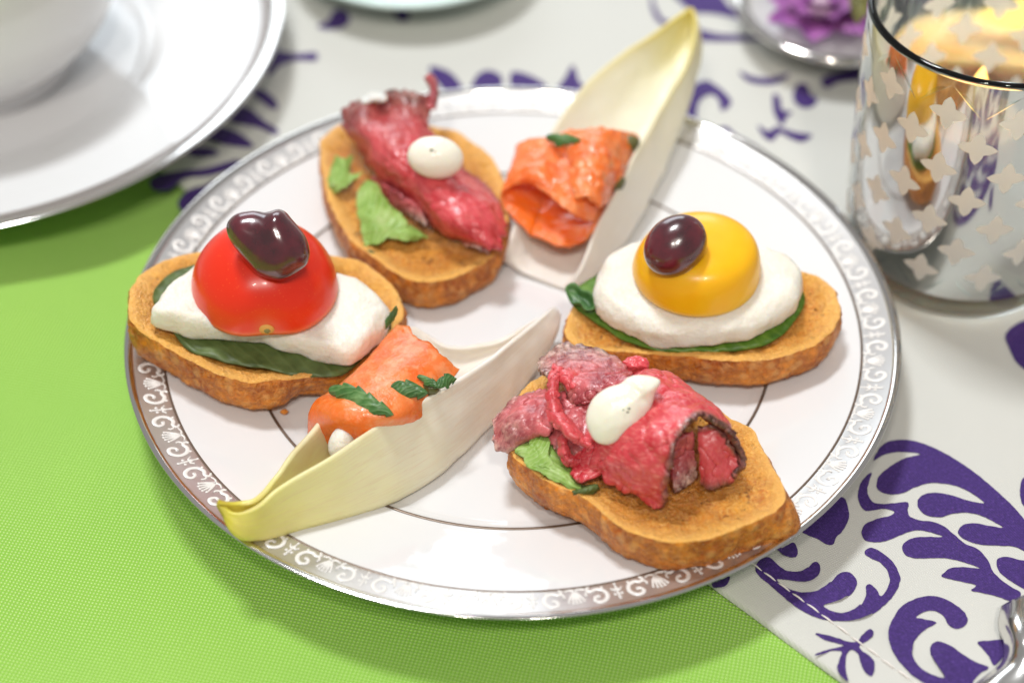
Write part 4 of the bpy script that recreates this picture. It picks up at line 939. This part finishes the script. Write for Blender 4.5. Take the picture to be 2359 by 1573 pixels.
# ================================================================ dish of flowers (upper right)
dx, dy = 9.4, 13.7
dish = thing('flower_dish', 'small white dish with a thick shiny rim holding purple flowers', 'dish')
lathe('dish_body', smooth_prof([(.01, .22), (1.4, .22), (1.7, .14), (1.9, .24), (2.3, .55), (2.75, .95), (3.0, 1.2), (2.9, 1.22), (2.6, .98), (1.9, .5), (.01, .4)], 60), simple('glazed_white', (.78, .80, .78, 1), rough=.12), dish, 96, (dx, dy))
lathe('dish_rim', smooth_prof([(2.62, 1.0), (2.75, 1.22), (2.95, 1.34), (3.12, 1.30), (3.16, 1.18), (3.02, 1.12)], 16), silver_edge, dish, 96, (dx, dy))
def flower(cx, cy, cz, r, mat, label, seed):
    f = thing('flower', label, 'flower', group='flowers in the dish'); rnd = random.Random(seed)
    for layer in range(3):
        for k in range(7):
            a = 2*math.pi*(k+layer*.5)/7; tl = .15+.38*layer; rr = r*(1-.22*layer)
            ax = np.array([math.cos(a), math.sin(a), 0]); tv = np.array([-math.sin(a), math.cos(a), 0])
            pts = []
            for s in np.linspace(0, 1, 7):
                for w in np.linspace(-1, 1, 5):
                    wd = .34*rr*math.sin(math.pi*(.15+.8*s))
                    q = np.array([cx, cy, cz])+ax*(rr*s*math.cos(tl))+Z_*(rr*s*math.sin(tl)*(1-.25*s)+.06*layer+.05*w*w*r)+tv*(w*wd)
                    pts.append(q)
            meshobj('petal', pts, gridfaces(7, 5), mat, f)
    blob('flower_centre', (cx, cy, cz+.12*r), (X_*.2*r, Y_*.2*r, Z_*.2*r), petal_pale, f, nu=10, nv=12, amp=.2)
flower(dx-.7, dy-.3, .95, 1.7, petal_mat, 'purple flower at the front left of the dish', 1)
flower(dx+.9, dy+.2, 1.0, 1.6, petal_mat, 'purple flower at the right of the dish', 2)
flower(dx+.1, dy+1.3, 1.1, 1.5, petal_pale, 'pale pink flower at the back of the dish', 3)
flower(dx+1.7, dy-.9, .95, 1.0, petal_pale, 'small pale flower nearest the candle glass', 4)
tag(sheet('flower_leaf', [[(1975,60,2.6),(1990,40,2.8),(2010,30,2.7)], [(1960,20,2.6),(1980,0,2.9),(2005,-10,2.7)], [(1950,-20,2.6),(1975,-40,2.8),(2000,-40,2.7)]], olive_leaf, None, 16, 12, .04, .05, 2, 3, .04), 'olive green leaf at the dish edge by the candle glass', 'leaf')
# pale dish at the top edge
gd = thing('green_dish', 'pale green glass dish cut off by the top edge', 'dish')
lathe('dish_body', smooth_prof([(.01, .25), (1.4, .25), (1.8, .15), (2.2, .3), (3.0, .75), (3.7, 1.15), (3.78, 1.25), (3.68, 1.30), (3.0, .95), (2.0, .5), (.01, .4)], 60), simple('celadon_glaze', rgb(214, 232, 226), rough=.15), gd, 96, (-3.08, 16.95))

# ================================================================ candle glass (right)
gxc, gyc = 11.15, 4.0
holder = thing('candle_glass', 'mirrored glass candle holder with cut-out star shapes, right edge', 'candle holder')
def gr(z): return float(np.interp(z, [0.0, .15, .5, 1.0, 2.0, 4.0, 6.0, 7.3], [2.45, 2.62, 2.74, 2.80, 2.88, 2.96, 3.02, 3.05]))
zb = RUN_Z+.06
outer = [(.01, 0), (2.0, 0), (2.45, .0), (2.6, .10), (2.72, .4)]+[(gr(z), z) for z in np.linspace(.8, 7.2, 14)]+[(3.05, 7.28), (3.0, 7.34), (2.93, 7.34), (2.88, 7.28)]
inner = [(gr(z)-.17, z) for z in np.linspace(7.1, 1.0, 12)]+[(2.55, .85), (2.2, .72), (.01, .70)]
lathe('glass_wall', [(r, z+zb) for r, z in outer+inner], glass_mat, holder, 128, (gxc, gyc))
# coating on the outside, with star windows set in a diamond lattice
NS = 12; rows = 8; hh_ = .78; z0c = 1.62; dth = 2*math.pi/NS
def star_pts(n=48, a=.455):
    out = []
    for k in range(n):
        th = 2*math.pi*k/n; q = abs(math.cos(2*th)); tri = 1-abs(((th/(math.pi/2)+.5) % 1.0)-.5)*2
        out.append((a*(.50+.50*tri**1.25 if True else 0)*math.cos(th), a*(.50+.50*tri**1.25)*math.sin(th)))
    return out
def cyl(x, z, off=.012):
    R = gr(z)+off; return (gxc+R*math.cos(x), gyc+R*math.sin(x), z+zb)
V = []; F = []; sp0 = star_pts(); ns_ = len(sp0)
for r in range(rows):
    zc = z0c+r*hh_; hw = dth/2*gr(zc)
    if zc > 6.9: break
    top_z = zc
    for k in range(NS):
        tc = (k+.5*(r % 2))*dth; base = len(V)
        cell = [(x/(abs(x)/hw+abs(z)/hh_), z/(abs(x)/hw+abs(z)/hh_)) for x, z in sp0]
        for q in (0, .33, .66, 1.0):
            for (x0, y0), (x1, y1) in zip(sp0, cell):
                x = x0+(x1-x0)*q; z = y0+(y1-y0)*q; V.append(cyl(tc+x/hw*dth/2, zc+z))
        for q in range(3):
            for i in range(ns_): F.append((base+q*ns_+i, base+q*ns_+(i+1) % ns_, base+(q+1)*ns_+(i+1) % ns_, base+(q+1)*ns_+i))
        SV = [cyl(tc+x/hw*dth/2, zc+z, .008) for x, z in sp0]+[cyl(tc+x*.5/hw*dth/2, zc+z*.5, .008) for x, z in sp0]+[cyl(tc, zc, .008)]
        SF = [(i, (i+1) % ns_, ns_+(i+1) % ns_, ns_+i) for i in range(ns_)]+[(ns_+i, ns_+(i+1) % ns_, 2*ns_) for i in range(ns_)]
        meshobj('star_window', SV, SF, star_mat, holder)
        if r == 0:                                                   # fill under the lowest row
            bs = len(V); V += [cyl(tc+dth/2, zc), cyl(tc, zc-hh_)]+[cyl(tc+dth*j/6, zc-hh_) for j in range(1, 7)]
            F += [(bs, bs+1+j, bs+2+j) for j in range(6)]
for k in range(NS):                                                  # and above the highest row
    tc = (k+.5*(r % 2))*dth if zc <= 6.9 else (k+.5*((r-1) % 2))*dth
    bs = len(V); V += [cyl(tc+dth/2, top_z), cyl(tc, top_z+hh_)]+[cyl(tc+dth*j/6, top_z+hh_) for j in range(1, 7)]
    F += [(bs, bs+2+j, bs+1+j) for j in range(6)]
for (za, zz_) in ((.83, z0c-hh_), (min(7.15, top_z+hh_), 7.22)):
    base = len(V); m = 144
    for k in range(m): V.append(cyl(2*math.pi*k/m, za))
    for k in range(m): V.append(cyl(2*math.pi*k/m, zz_))
    for k in range(m): F.append((base+k, base+(k+1) % m, base+m+(k+1) % m, base+m+k))
def outward(f):
    p = np.array([V[i] for i in f[:3]], float); nn = np.cross(p[1]-p[0], p[2]-p[0]); m = p.mean(0)
    return f if nn[0]*(m[0]-gxc)+nn[1]*(m[1]-gyc) > 0 else tuple(reversed(f))
F = [outward(f) for f in F]
co_ = meshobj('mirror_coating', V, F, mirror_mat, holder)
nrm = [Vector((v[0]-gxc, v[1]-gyc, -.02)).normalized() for v in V]
co_.data.normals_split_custom_set_from_vertices(nrm)
candle = thing('candle', 'small lit candle burning inside the mirrored glass', 'candle')
cdx, cdy = 11.25, 5.15
lathe('wax', smooth_prof([(.01, .74), (1.2, .74), (1.25, .8), (1.22, 3.4), (1.15, 3.55), (.9, 3.5), (.01, 3.42)], 30), wax_mat, candle, 48, (cdx, cdy))
tube([(cdx, cdy, 3.4), (cdx+.02, cdy, 3.7), (cdx+.05, cdy, 4.0)], .05, 8, wick_mat, 'wick', candle)
lathe('flame', smooth_prof([(.01, 3.8), (.20, 3.98), (.27, 4.25), (.19, 4.6), (.08, 4.9), (.01, 5.05)], 24), flame_mat, candle, 24, (cdx+.05, cdy))
fl = bpy.data.lights.new('flame_light', 'POINT'); fl.energy = .05; fl.color = (1, .58, .25); fl.shadow_soft_size = .002
fo = bpy.data.objects.new('flame_light', fl); COL.objects.link(fo); fo.location = (cdx*CM, cdy*CM, 6.1*CM)

# ================================================================ fork handle, bottom right corner
fork = thing('fork', 'scrolled silver fork handle cut off by the lower right corner', 'fork')
ctrl = [[P(x, y, z) for x, y, z in row] for row in (
  [(2312,1400,.35),(2335,1388,.55),(2365,1375,.6),(2400,1372,.4)],
  [(2306,1440,.35),(2332,1432,.75),(2370,1428,.85),(2420,1420,.4)],
  [(2318,1480,.35),(2345,1478,.85),(2385,1474,.9),(2430,1468,.4)],
  [(2312,1530,.35),(2340,1524,.70),(2385,1520,.8),(2430,1510,.4)],
  [(2262,1572,.33),(2310,1565,.62),(2380,1570,.7),(2440,1560,.4)],
  [(2225,1600,.33),(2300,1610,.6),(2380,1620,.7),(2450,1610,.4)])]
S = grid_surface(ctrl, 40, 24)
o = meshobj('fork_handle', S.reshape(-1, 3), gridfaces(40, 24), cutlery_mat, fork)
m = o.modifiers.new('thickness', 'SOLIDIFY'); m.thickness = .15*CM; m.offset = 0
